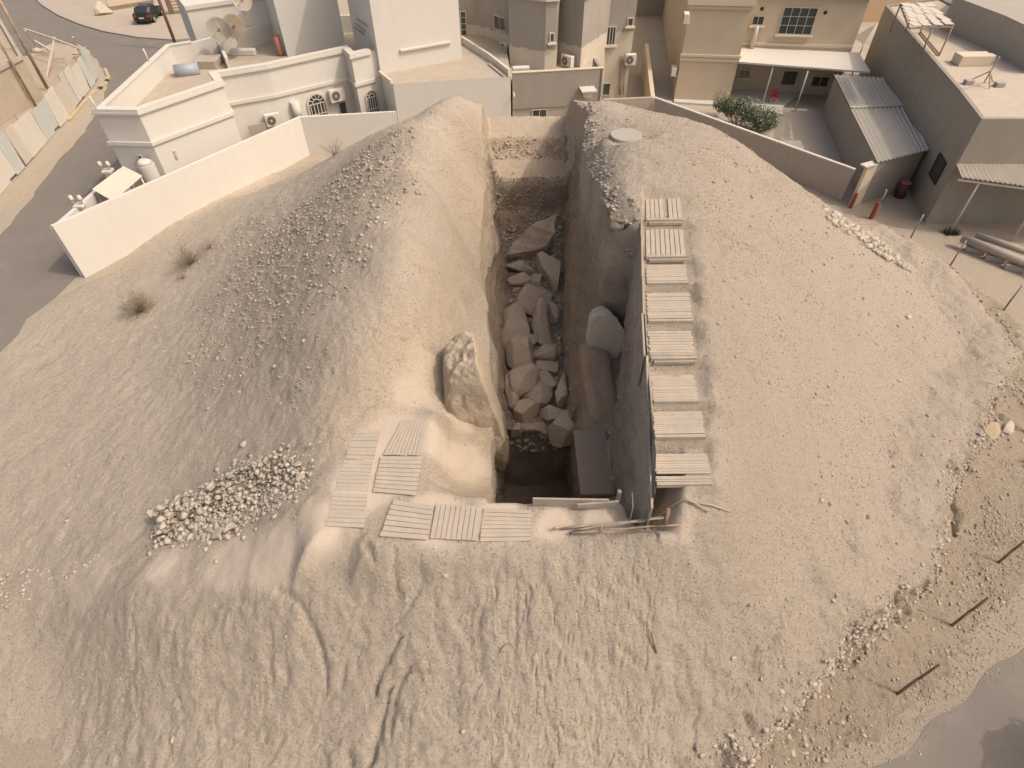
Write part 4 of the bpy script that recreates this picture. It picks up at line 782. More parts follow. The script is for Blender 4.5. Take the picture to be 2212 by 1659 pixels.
# yard furniture between villa and boundary wall
k0, k1 = B1+Vector((-.1, .2, 0)), at(268, 362, 2.2)
m = MB(); m.strip([xy(k0), xy(k1)], .25, 0, [2.85, 2.2], side=1); t = m.build('street_wall', M_white); tag(t, 'narrow white wall along the street from the boundary wall to the villa', 'wall')
for i, (x, y, lb) in enumerate([(166, 432, 'white globe lamps on the wall pier nearest the road'), (227, 358, 'white globe lamps on the wall pier beside the villa')]):
    p = at(x, y, 3.0); t = thing('gate_lamp', p, lb, 'lamp', 'lamps on the street wall'); m = MB(); m.box(p-Vector((0, 0, .3)), .5, .5, .14); m.box(p-Vector((0, 0, .55)), .34, .34, .4); m.build('pier_cap', M_white2, t, .02)
    for s in (-.25, .2): m = MB(); m.tube([p+Vector((s, 0, -.25)), p+Vector((s, 0, .02))], .035, 6); m.tube([p+Vector((s, 0, 0)), p+Vector((s, 0, .1)), p+Vector((s, 0, .24))], .12, 12, 0, .08); m.build('lamp_globe', M_white2, t)
c4 = [at(x, y, 2.75) for x, y in ((200, 410), (268, 360), (309, 381), (246, 436))]; t = thing('carport', c4[3], 'pale corrugated carport roof behind the left end of the boundary wall', 'carport')
m = MB(); corrug(c4[0], c4[3], c4[2], c4[1], 9, .05, m); m.build('roof_sheet', M_corr, t); m = MB()
for q in c4: q2 = q*.9+(sum(c4, Vector())/4)*.1; m.tube([(q2.x, q2.y, 0), (q2.x, q2.y, q.z)], .05, 7)
m.build('posts', M_alu, t)
c4 = [at(x, y, 2.0) for x, y in ((432, 316), (474, 322), (440, 343), (409, 350))]; t = thing('lean_to_roof', c4[3], 'small corrugated lean-to roof showing above the boundary wall below the villa', 'lean-to')
m = MB(); corrug(c4[1], c4[0], c4[3], c4[2], 7, .05, m); m.build('roof_sheet', M_corr, t); m = MB()
for q in c4: q2 = q*.92+(sum(c4, Vector())/4)*.08; m.tube([(q2.x, q2.y, 0), (q2.x, q2.y, q.z)], .04, 7)
m.build('posts', M_alu, t)
p = at(321, 372, 2.4); t = thing('water_tank', (p.x, p.y, 0), 'white cylindrical water tank beside the carport', 'water tank'); m = MB(); m.tube([(p.x, p.y, 1.4), (p.x, p.y, 1.5), (p.x, p.y, 2.9), (p.x, p.y, 2.95)], .5, 24); m.tube([(p.x, p.y, 2.95), (p.x, p.y, 3.15)], .5, 24, 0, .2); m.build('tank', M_white2, t); m = MB()
for s in ((-.3, -.3), (.3, -.3), (.3, .3), (-.3, .3)): m.beam((p.x+s[0], p.y+s[1], 0), (p.x+s[0], p.y+s[1], 1.4), .06)
m.build('stand', M_alu, t)
p = onplane(557, 280, *f34, .5); m = MB(); m.box(p, 1.1, .05, .7, *wall_frame(*f34)); tag(m.build('old_cabinet', M_bwall, None, .01), 'dull metal sheet hung on the villa wall left of the low air conditioner', 'metal sheet')
p = onplane(643, 246, *f34, .15) if False else onplane(641, 240, *f45, .22); m = MB(); m.tube([p-Vector((0, 0, .6)), p+Vector((0, 0, .6))], .28, 16); tag(m.build('round_heater', M_white2), 'white upright water heater on the villa wall left of the arched window', 'water heater')
# ---------------------------------------------------------------- grey house
ZG = ZA+.12; g1, g2 = at(1107, 159, ZG), at(1303, 148, ZG); dg, ng = wall_frame(g1, g2); ZT = ZG-.75
Gh = thing('grey_house', (g1.x, g1.y, 0), 'unpainted grey cement house with cream lower walls above the far end of the trench', 'house')
zs = onplane(1190, 231, xy(g1), xy(g2)).z
m = MB(); m.strip([xy(g1), xy(g2)], .2, zs, ZG, side=1); m.strip([xy(g2+ng*0), xy(g2-ng*2.2)], .2, zs, ZG, side=1); m.build('parapet_wall', M_grey, Gh)
m = MB(); m.strip([xy(g1-ng*.10), xy(g2-ng*.10)], .2, 0, zs+.01, side=1); m.build('lower_wall', M_grey2, Gh)
m = MB(); m.strip([xy(g1+ng*.03), xy(g2+ng*.03)], .26, ZG+.003, ZG+.06, side=1); m.build('coping', M_cream2, Gh)
window(Gh, xy(g1-ng*.10), xy(g2-ng*.10), 1150, 237, 1180, 262, 2, 1)
gv = [at(x, y, ZT) for x, y in ((1034, 95), (1099, 116), (1101, 141), (1176, 153), (1199, 151))]
hG = vtop(gv[3], 1176, 3); ZTOP = ZT+hG; zc = ZT+vtop(gv[3], 1174, 110)
hh = at(1299, 217, .0); kk = at(1351, 215, 0); g6 = Vector((at(1253, 147, ZT).x, at(1253, 147, ZT).y, 0)); f6 = Vector((gv[4].x+.3, g6.y+1.6, 0)); yb = 12
m = MB(); m.prism([xy(g1-ng*.2), xy(g2-ng*.2), (g2.x+.3, gv[4].y+6), (gv[0].x-3, gv[0].y+5), (g1.x-.6, gv[0].y)], 0, ZT); m.build('terrace', M_roof, Gh)
gg = NG('cement_over_cream'); sz = gg.n('SeparateXYZ'); gg.l(gg.pos, sz.inputs[0]); edge = gg.math('ADD', sz.outputs['Z'], gg.math('MULTIPLY', gg.noise(1.2, 5, .7), .9)); kx = gg.ramp(gg.math('SUBTRACT', edge, zc+.45-.5), [(.48, 0), (.52, 1)])
v_ = gg.scale(gg.pos, (1.2, 1.2, .3)); gr = gg.mix(gg.noise(1.1, 6, .65, v_), (.27, .245, .21), (.40, .37, .32)); cr = gg.mix(gg.noise(1.2, 5, .65), (.47, .42, .34), (.60, .54, .44)); M_gc = gg.fin(gg.mix(kx, cr, gr), .92, gg.bump(gg.noise(9, 4), .01), .1)
pol = [(gv[0].x-4, gv[0].y+.5), xy(gv[0]), xy(gv[1]), xy(gv[2]), xy(gv[3]), xy(gv[4]), xy(f6), xy(g6), xy(hh), xy(kk), (kk.x+2.2, kk.y+30), (gv[0].x-4, kk.y+30)]
m = MB(); m.prism(pol, 0, ZTOP, mtop=0); m.build('main_wall', M_gc, Gh)
m = MB(); m.strip([(p[0], p[1]) for p in pol[1:10]], .3, ZTOP+.004, ZTOP+.14, side=0); m.build('roof_edge', M_cream2, Gh)
F2 = (xy(gv[0]), xy(gv[1])); F3 = (xy(gv[2]), xy(gv[3])); F7 = (xy(hh), xy(kk)); F6 = (xy(g6), xy(hh)); F5 = (xy(f6), xy(g6)); F4 = (xy(gv[3]), xy(gv[4]))
window(Gh, *F2, 1068, 32, 1093, 68, 2, 1); window(Gh, *F4, 1188, 72, 1196, 90, 1, 1, sill=True); window(Gh, *F7, 1306, 58, 1327, 96, 1, 1, sill=True); window(Gh, *F7, 1357, 39, 1366, 55, 1, 1, sill=True)
window(Gh, *F7, 1303, 180, 1316, 205, 1, 1)
c, W_, H_, d, n = wrect(*F7, 1306, 58, 1327, 96); m = MB()
for k in range(1, 4): m.box(c+d*(-W_/2+W_*k/4)+n*.08, .04, .05, H_+.3, d, -n)
m.build('window_bars', M_white2, Gh)
s1 = at(994, 78, ZT); s2 = at(1012, 78, ZT)
w1 = ((gv[0].x-4, gv[0].y+.5), xy(gv[0])); c, W_, H_, d, n = wrect(*w1, 994, 24, 1009, 77); f = window(Gh, *w1, 994, 24, 1009, 77, 1, 4, M_white2)
ac_unit(*F5, 1226, 131, 'air conditioner in the recess of the grey house above the parapet', .95, .72, .45); ac_unit(*F2, 1091, 102, 'air conditioner on the terrace wall of the grey house, in shade', .85, .65, .3); ac_unit(*F7, 1362, 128, 'air conditioner hung on the right corner of the grey house', .8, .75, .3)
p = onplane(1270, 193, xy(g1), xy(g2), .45); m = MB(); m.box(p, 1.05, .95, .10, dg, -ng); m.box(p-ng*.2-Vector((0, 0, .3)), .5, .4, .5, dg, -ng); tag(m.build('hooded_vent', M_white2, None, .015), 'white hooded vent sticking out of the grey parapet wall, casting a long shadow', 'vent')
p = onplane(1180, 151, xy(g1), xy(g2), -.5); m = MB(); p = at(1108, 148, ZG+.1); m.strip([xy(p), (p.x+1.1, p.y+.1)], .5, ZG-.1, ZG+.18); tag(m.build('roof_frame', M_white2), 'small white frame resting on the parapet corner of the grey house', 'frame')
p1, p2 = onplane(1343, 120, *F7, .08), onplane(1338, 205, *F7, .08); m = MB(); m.tube([p1, p1.lerp(p2, .6), p2], .06, 6); m.tube([p1+dg*.3, p2+dg*.3], .03, 6); tag(m.build('drain_pipe', M_stick), 'brown drain pipes down the right corner of the grey house', 'pipe')
p = onplane(1109, 200, xy(g1), xy(g2), .1); m = MB(); m.tube([p-ng*.05, p+ng*.5-Vector((0, 0, .1))], .06, 7); tag(m.build('spout', M_white2), 'short white water spout at the left edge of the grey parapet', 'spout')
# ---------------------------------------------------------------- alley
c1, c2 = at(1411, 213, 1.9), at(1398, 88, 2.6); m = MB(); m.strip([xy(c1), xy(c2)], .3, 0, [1.9, 2.4]); tag(m.build('alley_wall', M_cream), 'low cream wall running up the dark alley', 'wall')
c3 = at(1303, 218, 1.9); m = MB(); m.strip([xy(c3), xy(c1)], .18, -.2, 1.9, side=1); m.strip([xy(c3), xy(c1)], .26, 1.904, 1.96, side=1); tag(m.build('alley_end_wall', M_bwall), 'short grey wall closing the foot of the alley', 'wall')
# ---------------------------------------------------------------- cream villa
e0, e1 = at(1455, 218, 0), at(1573, 223, 0); ZC = 6.9; dy, ny = wall_frame(e0, e1); rec = 2.6
Y_ = thing('cream_villa', (e0.x, e0.y, 0), 'cream two storey villa with a front porch, right of the alley', 'house')
r0 = e1-ny*rec; r1 = at(1846, 122, 3.1); r1 = Vector((r0.x+dy.x*(r1.x-r0.x)/dy.x, r0.y+dy.y*(r1.x-r0.x)/dy.x, 0))
m = MB(); m.prism([xy(e0), xy(e1), xy(r0), xy(r1), xy(r1-ny*14), xy(e0-ny*30)], 0, ZC); m.build('wall', M_cream, Y_)
o2 = [xy(e0+ny*.25-dy*.25), xy(e1+ny*.25+dy*.25), xy(r0+ny*.25+dy*.25), xy(r1+ny*.25+dy*.2)]
m = MB(); m.strip(o2, .6, ZC-.25, ZC+.25, side=1); m.strip([xy(e0+ny*.12-dy*.12), xy(e1+ny*.12+dy*.12)], .3, ZC-.5, ZC-.3, side=1); m.build('cornice', M_cream2, Y_)
m = MB(); m.strip([xy(e0+ny*.10-dy*.1), xy(e1+ny*.10+dy*.1)], .2, 3.25, 3.42, side=1); m.strip([xy(e0+ny*.06-dy*.06), xy(e1+ny*.06+dy*.06)], .1, 2.95, 3.2, side=1); m.strip([xy(r0+ny*.08), xy(r1+ny*.08)], .12, 3.45, 3.65, side=1); m.build('string_course', M_cream2, Y_)
R2 = (xy(r0), xy(r1))
window(Y_, *R2, 1695, 15, 1750, 75, 4, 3, M_alu, True); window(Y_, *R2, 1628, 34, 1647, 54, 2, 1, M_alu, True)
for x, y in ((1646, 19), (1783, 27)):
    p = onplane(x, y, *R2, .0); m = MB(); m.tube([p-ny*.02, p+ny*.03], .13, 14); m.build('vent_hole', M_dark, Y_)
p = onplane(1629, 84, *R2, .25); m = MB(); m.tube([p+Vector((0, 0, .7))-ny*.3, p+Vector((0, 0, .75)), p+Vector((0, 0, .5)), p-Vector((0, 0, .7))], .16, 10); tag(m.build('vent_duct', M_white2), 'white bent duct on the cream villa wall beside the small window', 'duct')
# ground floor under the porch
zf0 = .12
for (x0, y0, x1, y1, c_, nm) in ((1598, 150, 1618, 166, 1, 'window'), (1694, 152, 1716, 184, 1, 'porch_door'), (1757, 164, 1786, 187, 2, 'window')): window(Y_, *R2, x0, y0, x1, y1, c_, 1, M_cream2, nm == 'window', nm)
m = MB(); q = [e1+dy*.02, r1]; m.hexa([V3(e1+ny*.2, 2.95), V3(r1+ny*(rec+.9)+dy*.6, 2.8), V3(r1+dy*.6, 3.05), V3(r0, 3.2), V3(e1+ny*.2, 3.07), V3(r1+ny*(rec+.9)+dy*.6, 2.92), V3(r1+dy*.6, 3.17), V3(r0, 3.32)]); m.build('porch_canopy', M_white2, Y_)
for (bx, by, tx, ty) in ((1647, 226, 1667, 152), (1718, 238, 1745, 154)):
    p = at(bx, by, .1); m = MB(); m.tube([p, (p.x, p.y, 2.86)], .06, 8); m.build('porch_post', M_alu, Y_)
m = MB(); s1_, s2_ = at(1490, 222, .15), at(1690, 241, .15); m.prism([xy(e0+ny*.01), xy(e0+ny*.6), xy(e1+ny*.9), xy(at(1694, 243, .3)), xy(at(1690, 228, .3)), xy(r0+dy*6), xy(r0+ny*.01)], 0.005, .16); m.build('porch_step', M_white2, Y_)
window(Y_, *(xy(e0), xy(e0-ny*8)), 0, 0, 1, 1, 1, 1) if False else None
ac_unit(*(xy(e0-dy*.02), xy(e0-ny*8-dy*.02)), 1455, 152, 'air conditioner low on the alley side of the cream villa', .8, .6, .35); ac_unit(*(xy(e0-dy*.02), xy(e0-ny*8-dy*.02)), 1482, 38, 'air conditioner high on the alley side of the cream villa', .8, .6, .35)
# red chair
p = at(1668, 222, .16); t = thing('plastic_chair', p, 'red plastic chair on the porch of the cream villa', 'chair'); m = MB(); m.box(p+Vector((0, 0, .45)), .48, .46, .05); m.build('seat', M_red, t, .01)
m = MB(); m.box(p+Vector((0, .24, .72)), .48, .05, .5); m.build('backrest', M_red, t, .01); m = MB()
for s in (-1, 1): m.box(p+Vector((s*.24, .02, .66)), .05, .42, .04); m.box(p+Vector((s*.24, -.18, .55)), .04, .04, .2)
m.build('armrests', M_red, t)
for sx in (-1, 1):
    for sy in (-1, 1): m = MB(); m.tube([p+Vector((sx*.2, sy*.2, .45)), p+Vector((sx*.24, sy*.24, 0))], .022, 6); m.build('leg', M_alu, t)
# yard slab
yq = [at(1420, 215, 0), at(1470, 228, 0), at(1640, 290, 0), at(1850, 380, 0), at(1960, 420, 0), (at(2070, 250, 0)), at(1925, 130, 0), at(1600, 60, 0), at(1400, 40, 0)]
m = MB(); m.face([(p[0], p[1], .004) for p in yq]); tag(m.build('yard', M_yard), kind='structure')
# boundary wall of the cream villa
w1_, w2_ = at(1412, 212, 1.9), at(1845, 368, 1.9); m = MB(); m.strip([xy(w1_), xy(w2_)], .18, -.5, 1.9, side=1); m.build
BW = m.build('grey_boundary_wall', M_bwall); tag(BW, 'rough grey boundary wall with a pale coping running down to the red post', 'wall')
m = MB(); m.strip([xy(w1_), xy(w2_)], .20, 1.903, 1.96, side=1); m.build('coping', M_white2, BW)
z0_ = at(1838, 447, 0); hp_ = vtop(z0_, 1866, 358); d_ = (w2_-w1_); d_.z = 0; d_.normalize(); nn = Vector((-d_.y, d_.x, 0))
m = MB(); m.strip([xy(z0_), xy(at(1858, 441, 0)), xy(at(1858, 441, 0)+Vector((1.6, 2.6, 0)))], .2, 0, 2.5, side=1); t = m.build('gate_pier', M_cream2); tag(t, 'pale pier with a flared cap at the lower corner of the shed', 'pier')
m = MB(); p = at(1838, 447, 0)+Vector((.1, .2, 0)); m.box((p.x, p.y, 2.53), .9, .45, .08, (.9, .4, 0)); m.build('pier_cap', M_white2, t)
p = at(1840, 447, 0); m = MB(); m.box((p.x-.14, p.y-.12, .45), .18, .12, 1.0); tag(m.build('red_guard', M_rust, None, .01), 'short red guard fixed to the foot of the pale pier', 'post guard')
# shed
sb = at(1774, 245, 0); zsd = vtop(sb, 1799, 165); sc = [at(x, y, zsd) for x, y in ((1799, 165), (1925, 169), (2006, 322), (1893, 354))]
S_ = thing('corrugated_shed', (sc[3].x, sc[3].y, 0), 'grey shed with a long corrugated roof half in shadow', 'shed')
m = MB(); m.prism(inset([xy(p) for p in sc][::-1], .12), 0, zsd-.06); m.build('wall', M_grey, S_)
md1, md2 = sc[0].lerp(sc[3], .44), sc[1].lerp(sc[2], .44)
m = MB(); corrug(sc[0]-Vector((0, 0, -.06)), sc[1]+Vector((0, 0, -.06)), md2+Vector((0, 0, -.06)), md1+Vector((0, 0, .06)), 13, .12, m); m.build('upper_roof_sheet', M_corr2, S_)
m = MB(); corrug(md1+Vector((0, 0, .02)), md2+Vector((0, 0, -.10)), sc[2]+Vector((0, 0, -.1)), sc[3]+Vector((0, 0, .02)), 13, .12, m); m.build('lower_roof_sheet', M_corr2, S_)
m = MB(); m.beam(md1+Vector((0, 0, .14)), md2+Vector((0, 0, .03)), .14, .06); m.build('ridge_strip', M_corr, S_)
# big concrete house on the right
hb = at(1999, 484, 0); ZH = vtop(hb, 2121, 257); hc = [at(x, y, ZH) for x, y in ((2121, 257), (2069, 190), (1913, 11))]; print('ZH', ZH, 'shed', zsd, 'ZA', ZA, hc)
far = Vector((hc[2].x+12, hc[2].y+2, 0)); rgt = at(2300, 260, ZH)
Hh = thing('concrete_house', (hc[0].x, hc[0].y, 0), 'big bare concrete house with a dusty flat roof at the right edge', 'house')
pol = [xy(hc[0]), (rgt.x+5, rgt.y), (rgt.x+6, far.y), xy(hc[2]), xy(hc[1])]
m = MB(); m.strip(pol, .22, 0, ZH, closed=True, side=1); m.build('wall', mat_plain('bare_concrete', (.31, .285, .24), .95, .14, .8, .01, .1, 0, (.22, .19, .155), .4), Hh)
m = MB(); m.prism(inset(pol, .21), ZH-.35, ZH-.12); m.build('roof', mat_plain('pale_dusty_roof', (.50, .43, .35), .95, .15, .7, .012, .1, 0, (.38, .32, .26), .4), Hh)
FL = (xy(hc[0]), xy(hc[1])); FL2 = (xy(hc[1]), xy(hc[2])); FR = (xy(hc[0]), (rgt.x+5, rgt.y)); dl, nl_ = wall_frame(*FR)
window(Hh, *FL, 2017, 342, 2037, 388, 1, 1, M_dark, name='window', w=1.3, h=1.2)
l1, l2, l3, l4 = onplane(2064, 355, *FR), onplane(2240, 368, *FR), 0, 0; zl = l1.z; out = 1.5
t = thing('lean_to_roof', V3(l1, 0), 'pale corrugated lean-to roof along the front of the concrete house', 'lean-to'); A1 = V3(hc[0], zl)-dl*.1; A2 = A1+dl*9
m = MB(); corrug(A1, A2, A2+nl_*3.2-Vector((0, 0, .6)), A1+nl_*.9-Vector((0, 0, .3)), 40, .10, m); m.build('roof_sheet', M_corr, t)
m = MB(); m.beam(A1+nl_*.8-Vector((0, 0, .45)), A2+nl_*3.0-Vector((0, 0, .75)), .1); 
for k in (1, 4, 7): q = A1.lerp(A2, k/9)+nl_*(.8+2.2*k/9); m.tube([(q.x, q.y, 0), (q.x, q.y, zl-.5)], .05, 7)
m.build('posts', M_alu, t)
# stuff on its roof
ZQ = ZH-.12
rp = [at(x, y, ZQ+1.7) for x, y in ((1946, 8), (2014, 9), (2059, 54), (1966, 58))]; t = thing('roof_pergola', rp[3], 'rickety roof shelter of loose boards on thin posts on the concrete house', 'shelter')
m = MB(); cc_ = sum(rp, Vector())/4
for i in range(6):
    for j in range(4):
        if random.random() < .1: continue
        f = lambda u, v: rp[0].lerp(rp[1], u).lerp(rp[3].lerp(rp[2], u), v); u, v = (j+.5)/4+random.uniform(-.03, .03), (i+.5)/6; p = f(u, v); m.box(p+Vector((0, 0, random.uniform(0, .06))), (rp[1]-rp[0]).length/4*1.02, (rp[3]-rp[0]).length/6*.93, .03, rp[1]-rp[0]+Vector((0, random.uniform(-.2, .2), 0)))
m.build('loose_boards', M_corr, t); m = MB()
for p in rp[:3]+[rp[3].lerp(rp[2], .55), rp[0].lerp(rp[1], .5)]: m.tube([(p.x, p.y, ZQ), (p.x, p.y, p.z)], .05, 6)
for a, b_ in ((0, 1), (1, 2), (2, 3), (3, 0)): m.beam(rp[a]-Vector((0, 0, .08)), rp[b_]-Vector((0, 0, .08)), .08)
for a, b_ in ((1, 2),): m.beam(rp[a]-Vector((0, 0, 1.6)), rp[b_]-Vector((0, 0, 1.6)), .08)
m.build('post_frame', M_stick, t)
p = at(2095, 138, ZQ); m = MB(); m.box((p.x, p.y, ZQ+.28), 1.9, .9, .55); m.box((p.x+1.1, p.y+.1, ZQ+.3), .4, .5, .35); tag(m.build('roof_box', M_cream2, None, .02), 'pale masonry box on the roof of the concrete house', 'roof box')
p = at(2123, 183, ZQ); t = thing('antenna', p, 'leaning aerial mast on a weighted foot on the concrete roof', 'antenna'); m = MB(); tp_ = at(2159, 123, ZQ+1.9); m.tube([p+Vector((0, 0, .1)), tp_], .04, 7); m.build('mast', M_galv, t); m = MB()
for k in range(3): m.beam(p+Vector((0, 0, .7)), p+Vector((cos(k*2.1+.4)*.75, sin(k*2.1+.4)*.75, .05)), .05)
m.build('tripod', M_stick, t); m = MB(); m.box(p+Vector((-.8, .1, .12)), .45, .35, .24); m.box(p+Vector((.7, -.3, .12)), .5, .35, .22); m.build('weights', M_conc, t, .02)
# tall block behind on the right and far walls
b0 = at(2134, 108, ZQ); b1_ = at(2030, 62, ZQ); b2_ = at(2225, 160, ZQ); m = MB(); m.prism([xy(b0), xy(b2_), (b2_.x+8, b2_.y+4), (b1_.x+8, b1_.y+9), xy(b1_)], 0, ZQ+1.9); tag(m.build('rear_block', M_grey2), 'taller grey block shading the far side of the concrete roof', 'building')
# ac, barrel, pipes
p = at(2024, 330, 1.6); t = thing('air_conditioner', p, 'boxy cream cooler unit wedged between the shed and the concrete house', 'air cooler'); m = MB(); m.box(p, .75, .85, .85, (.8, .5, 0)); m.build('casing', M_ac, t, .03); m = MB(); m.box(p-Vector((-.1, .43, 0)), .5, .05, .6, (.8, .5, 0)); m.build('louvre', M_acd, t)
m = MB(); m.beam(p-Vector((0, 0, .42)), V3(p, 0), .1); m.build('stand', M_alu, t)
p = at(1942, 425, 0); t = thing('barrel', p, 'dull red barrel standing in the shade between shed and house', 'barrel'); m = MB(); m.tube([p, p+Vector((0, 0, .9))], .3, 20); m.build('drum', mat_plain('dull_red', (.11, .045, .04), .8, .2, 4), t); m = MB(); m.tube([p+Vector((0, 0, .9)), p+Vector((0, 0, .95))], .31, 20); m.build('lid', mat_plain('dull_red_lid', (.35, .16, .14), .7, .2, 4), t)
for i, (x0, y0, x1, y1, z, r_, lb) in enumerate([(2078, 514, 2260, 585, .55, .2, 'front long pipe lying on concrete blocks beside the house'), (2108, 507, 2270, 562, .55, .17, 'second long pipe behind the front one'), (2100, 520, 2260, 580, .25, .12, 'thin lower pipe beneath the two long ones')]):
    a, b_ = at(x0, y0, z), at(x1, y1, z); m = MB(); m.tube([a, b_], r_, 16); tag(m.build('long_pipe', M_bwall), lb, 'pipe', 'pipes stacked beside the concrete house')
for i, (x, y, lb) in enumerate([(2108, 540, 'concrete block under the left part of the front pipe'), (2150, 558, 'concrete block under the middle of the front pipe'), (2192, 578, 'concrete block under the right part of the front pipe')]):
    p = at(x, y, .15); m = MB(); m.box(p, .9, .35, .3, (.85, -.5, 0)); tag(m.build('concrete_block', M_conc, None, .02), lb, 'block', 'blocks under the pipes')
p = at(2054, 505, 0); m = MB(); rs = random.Random(5)
for k in range(160):
    a = rs.uniform(0, 6.28); q = p+Vector((rs.uniform(-.35, .35), rs.uniform(-.2, .2), 0)); d_ = Vector((cos(a), sin(a), 1.2))*rs.uniform(.12, .3); s_ = Vector((-d_.y, d_.x, 0)).normalized()*.03; m.face([q-s_, q+s_, q+d_])
tag(m.build('weed_clump', mat_plain('weed_green', (.05, .09, .03), .8, .4, 9)), 'small green weeds at the foot of the house beside the pipes', 'weeds')
# ================================================================== streets and the left side
def sheet(name, pts, z, mat, kind='structure'):
    m = MB(); m.face([(p[0], p[1], z) for p in pts]); return tag(m.build(name, mat), kind=kind)
def noisy(pts, amp, step=.8):
    out = []
    for i, a in enumerate(pts):
        b_ = pts[(i+1) % len(pts)]; L = hypot(b_[0]-a[0], b_[1]-a[1]); n = max(1, int(L/step))
        for k in range(n):
            t = k/n; x = a[0]+(b_[0]-a[0])*t; y = a[1]+(b_[1]-a[1])*t; out.append((x+amp*noise.noise((x*.6, y*.6, 1)), y+amp*noise.noise((x*.6, y*.6, 9))))
    return out
kerb = [at(x, y, 0) for x, y in ((40, -40), (95, 14), (130, 35), (175, 54), (225, 69), (300, 82), (380, 88), (470, 80), (620, 60))]
rd = [at(x, y, 0) for x, y in ((-30, 800), (0, 762), (60, 690), (120, 640), (160, 607), (188, 590), (215, 420), (330, 330), (420, 200))]+[kerb[8], kerb[7], kerb[6], kerb[5], kerb[4], kerb[3], kerb[2], kerb[1], kerb[0]]+[at(x, y, 0) for x, y in ((-180, -30), (-60, 120), (0, 130), (60, 120), (120, 90), (190, 110), (225, 150), (238, 175), (215, 240), (150, 325), (90, 400), (30, 470), (-40, 560), (-120, 700))]
sheet('road', noisy([xy(p) for p in rd], .35), .006, M_asph)
m = MB(); m.strip([xy(p) for p in kerb], .22, 0, .13); 
tag(m.build('kerb', M_conc), 'pale kerb curving along the far side of the street', 'kerb')
pv = [xy(p) for p in kerb]+[xy(at(700, 20, 0)), xy(at(700, -120, 0)), xy(at(-60, -160, 0))]
m = MB(); m.prism(pv, 0, .12); tag(m.build('pavement', M_pave), kind='structure')
rr2 = [at(x, y, 0) for x, y in ((1800, 1700), (1905, 1659), (1985, 1600), (2080, 1510), (2150, 1440), (2212, 1395), (2330, 1300), (2420, 1500), (2300, 1800), (1900, 1800))]
sheet('lane', noisy([xy(p) for p in rr2], .22, .4), .006, M_asph)
# gravel on the lane edge
ep = [xy(at(x, y, 0)) for x, y in ((1880, 1659), (1960, 1580), (2060, 1490), (2140, 1400), (2212, 1340), (2212, 1430), (2130, 1500), (2050, 1570), (1980, 1640))]
pts = np.array(npolysample(ep, 380)); scatter('lane_grit', np.stack([pts[:, 0], pts[:, 1], pts[:, 0]*0+.012], -1), szs(380, .015, .06, 3.), M_grav2, 'pale grit strewn along the edge of the lane at the lower right', 'grit')
bs = [xy(at(x, y, 0)) for x, y in ((1640, 1659), (1760, 1560), (1900, 1420), (2050, 1250), (2120, 1060), (2212, 900), (2212, 1330), (2080, 1480), (1930, 1610), (1880, 1659))]
pts = np.array(npolysample(bs, 4200)); scatter('soil_stones', np.stack([pts[:, 0], pts[:, 1], np.maximum(H0(pts[:, 0], pts[:, 1]), 0)+.005], -1), szs(4200, .015, .10, 4.), M_grav, 'small stones and crumbs on the yellow soil below the right slope', 'stones')
bs = [xy(at(x, y, 0)) for x, y in ((1890, 500), (2000, 560), (2212, 730), (2230, 900), (2150, 850), (2060, 680), (1950, 590), (1870, 530))]
pts = np.array(npolysample(bs, 1800)); scatter('toe_stones', np.stack([pts[:, 0], pts[:, 1], np.maximum(H0(pts[:, 0], pts[:, 1]), 0)+.01], -1), szs(1800, .03, .18, 4.), M_grav, 'stones littering the strip of soil between the far posts and the mound', 'stones')
# yellow and black kerb at the fence corner
kb = [at(x, y, 0) for x, y in ((150, 262), (178, 228), (206, 200), (228, 184), (236, 168), (228, 150))]; t = thing('painted_kerb', kb[3], 'yellow and black kerb rounding the end of the sheet metal fence', 'kerb')
M_yel = mat_plain('faded_yellow', (.46, .40, .25), .8, .2, 4); m = MB(); m.strip([xy(p) for p in kb], .25, 0, .14); m.build('kerb', M_yel, t)
for k in (2, 3):
    a = kb[k].lerp(kb[k+1], .3); b_ = kb[k].lerp(kb[k+1], .6); m = MB(); m.beam(a+Vector((0, 0, .08)), b_+Vector((0, 0, .08)), .262, .135); m.build('black_band', M_dark, t)
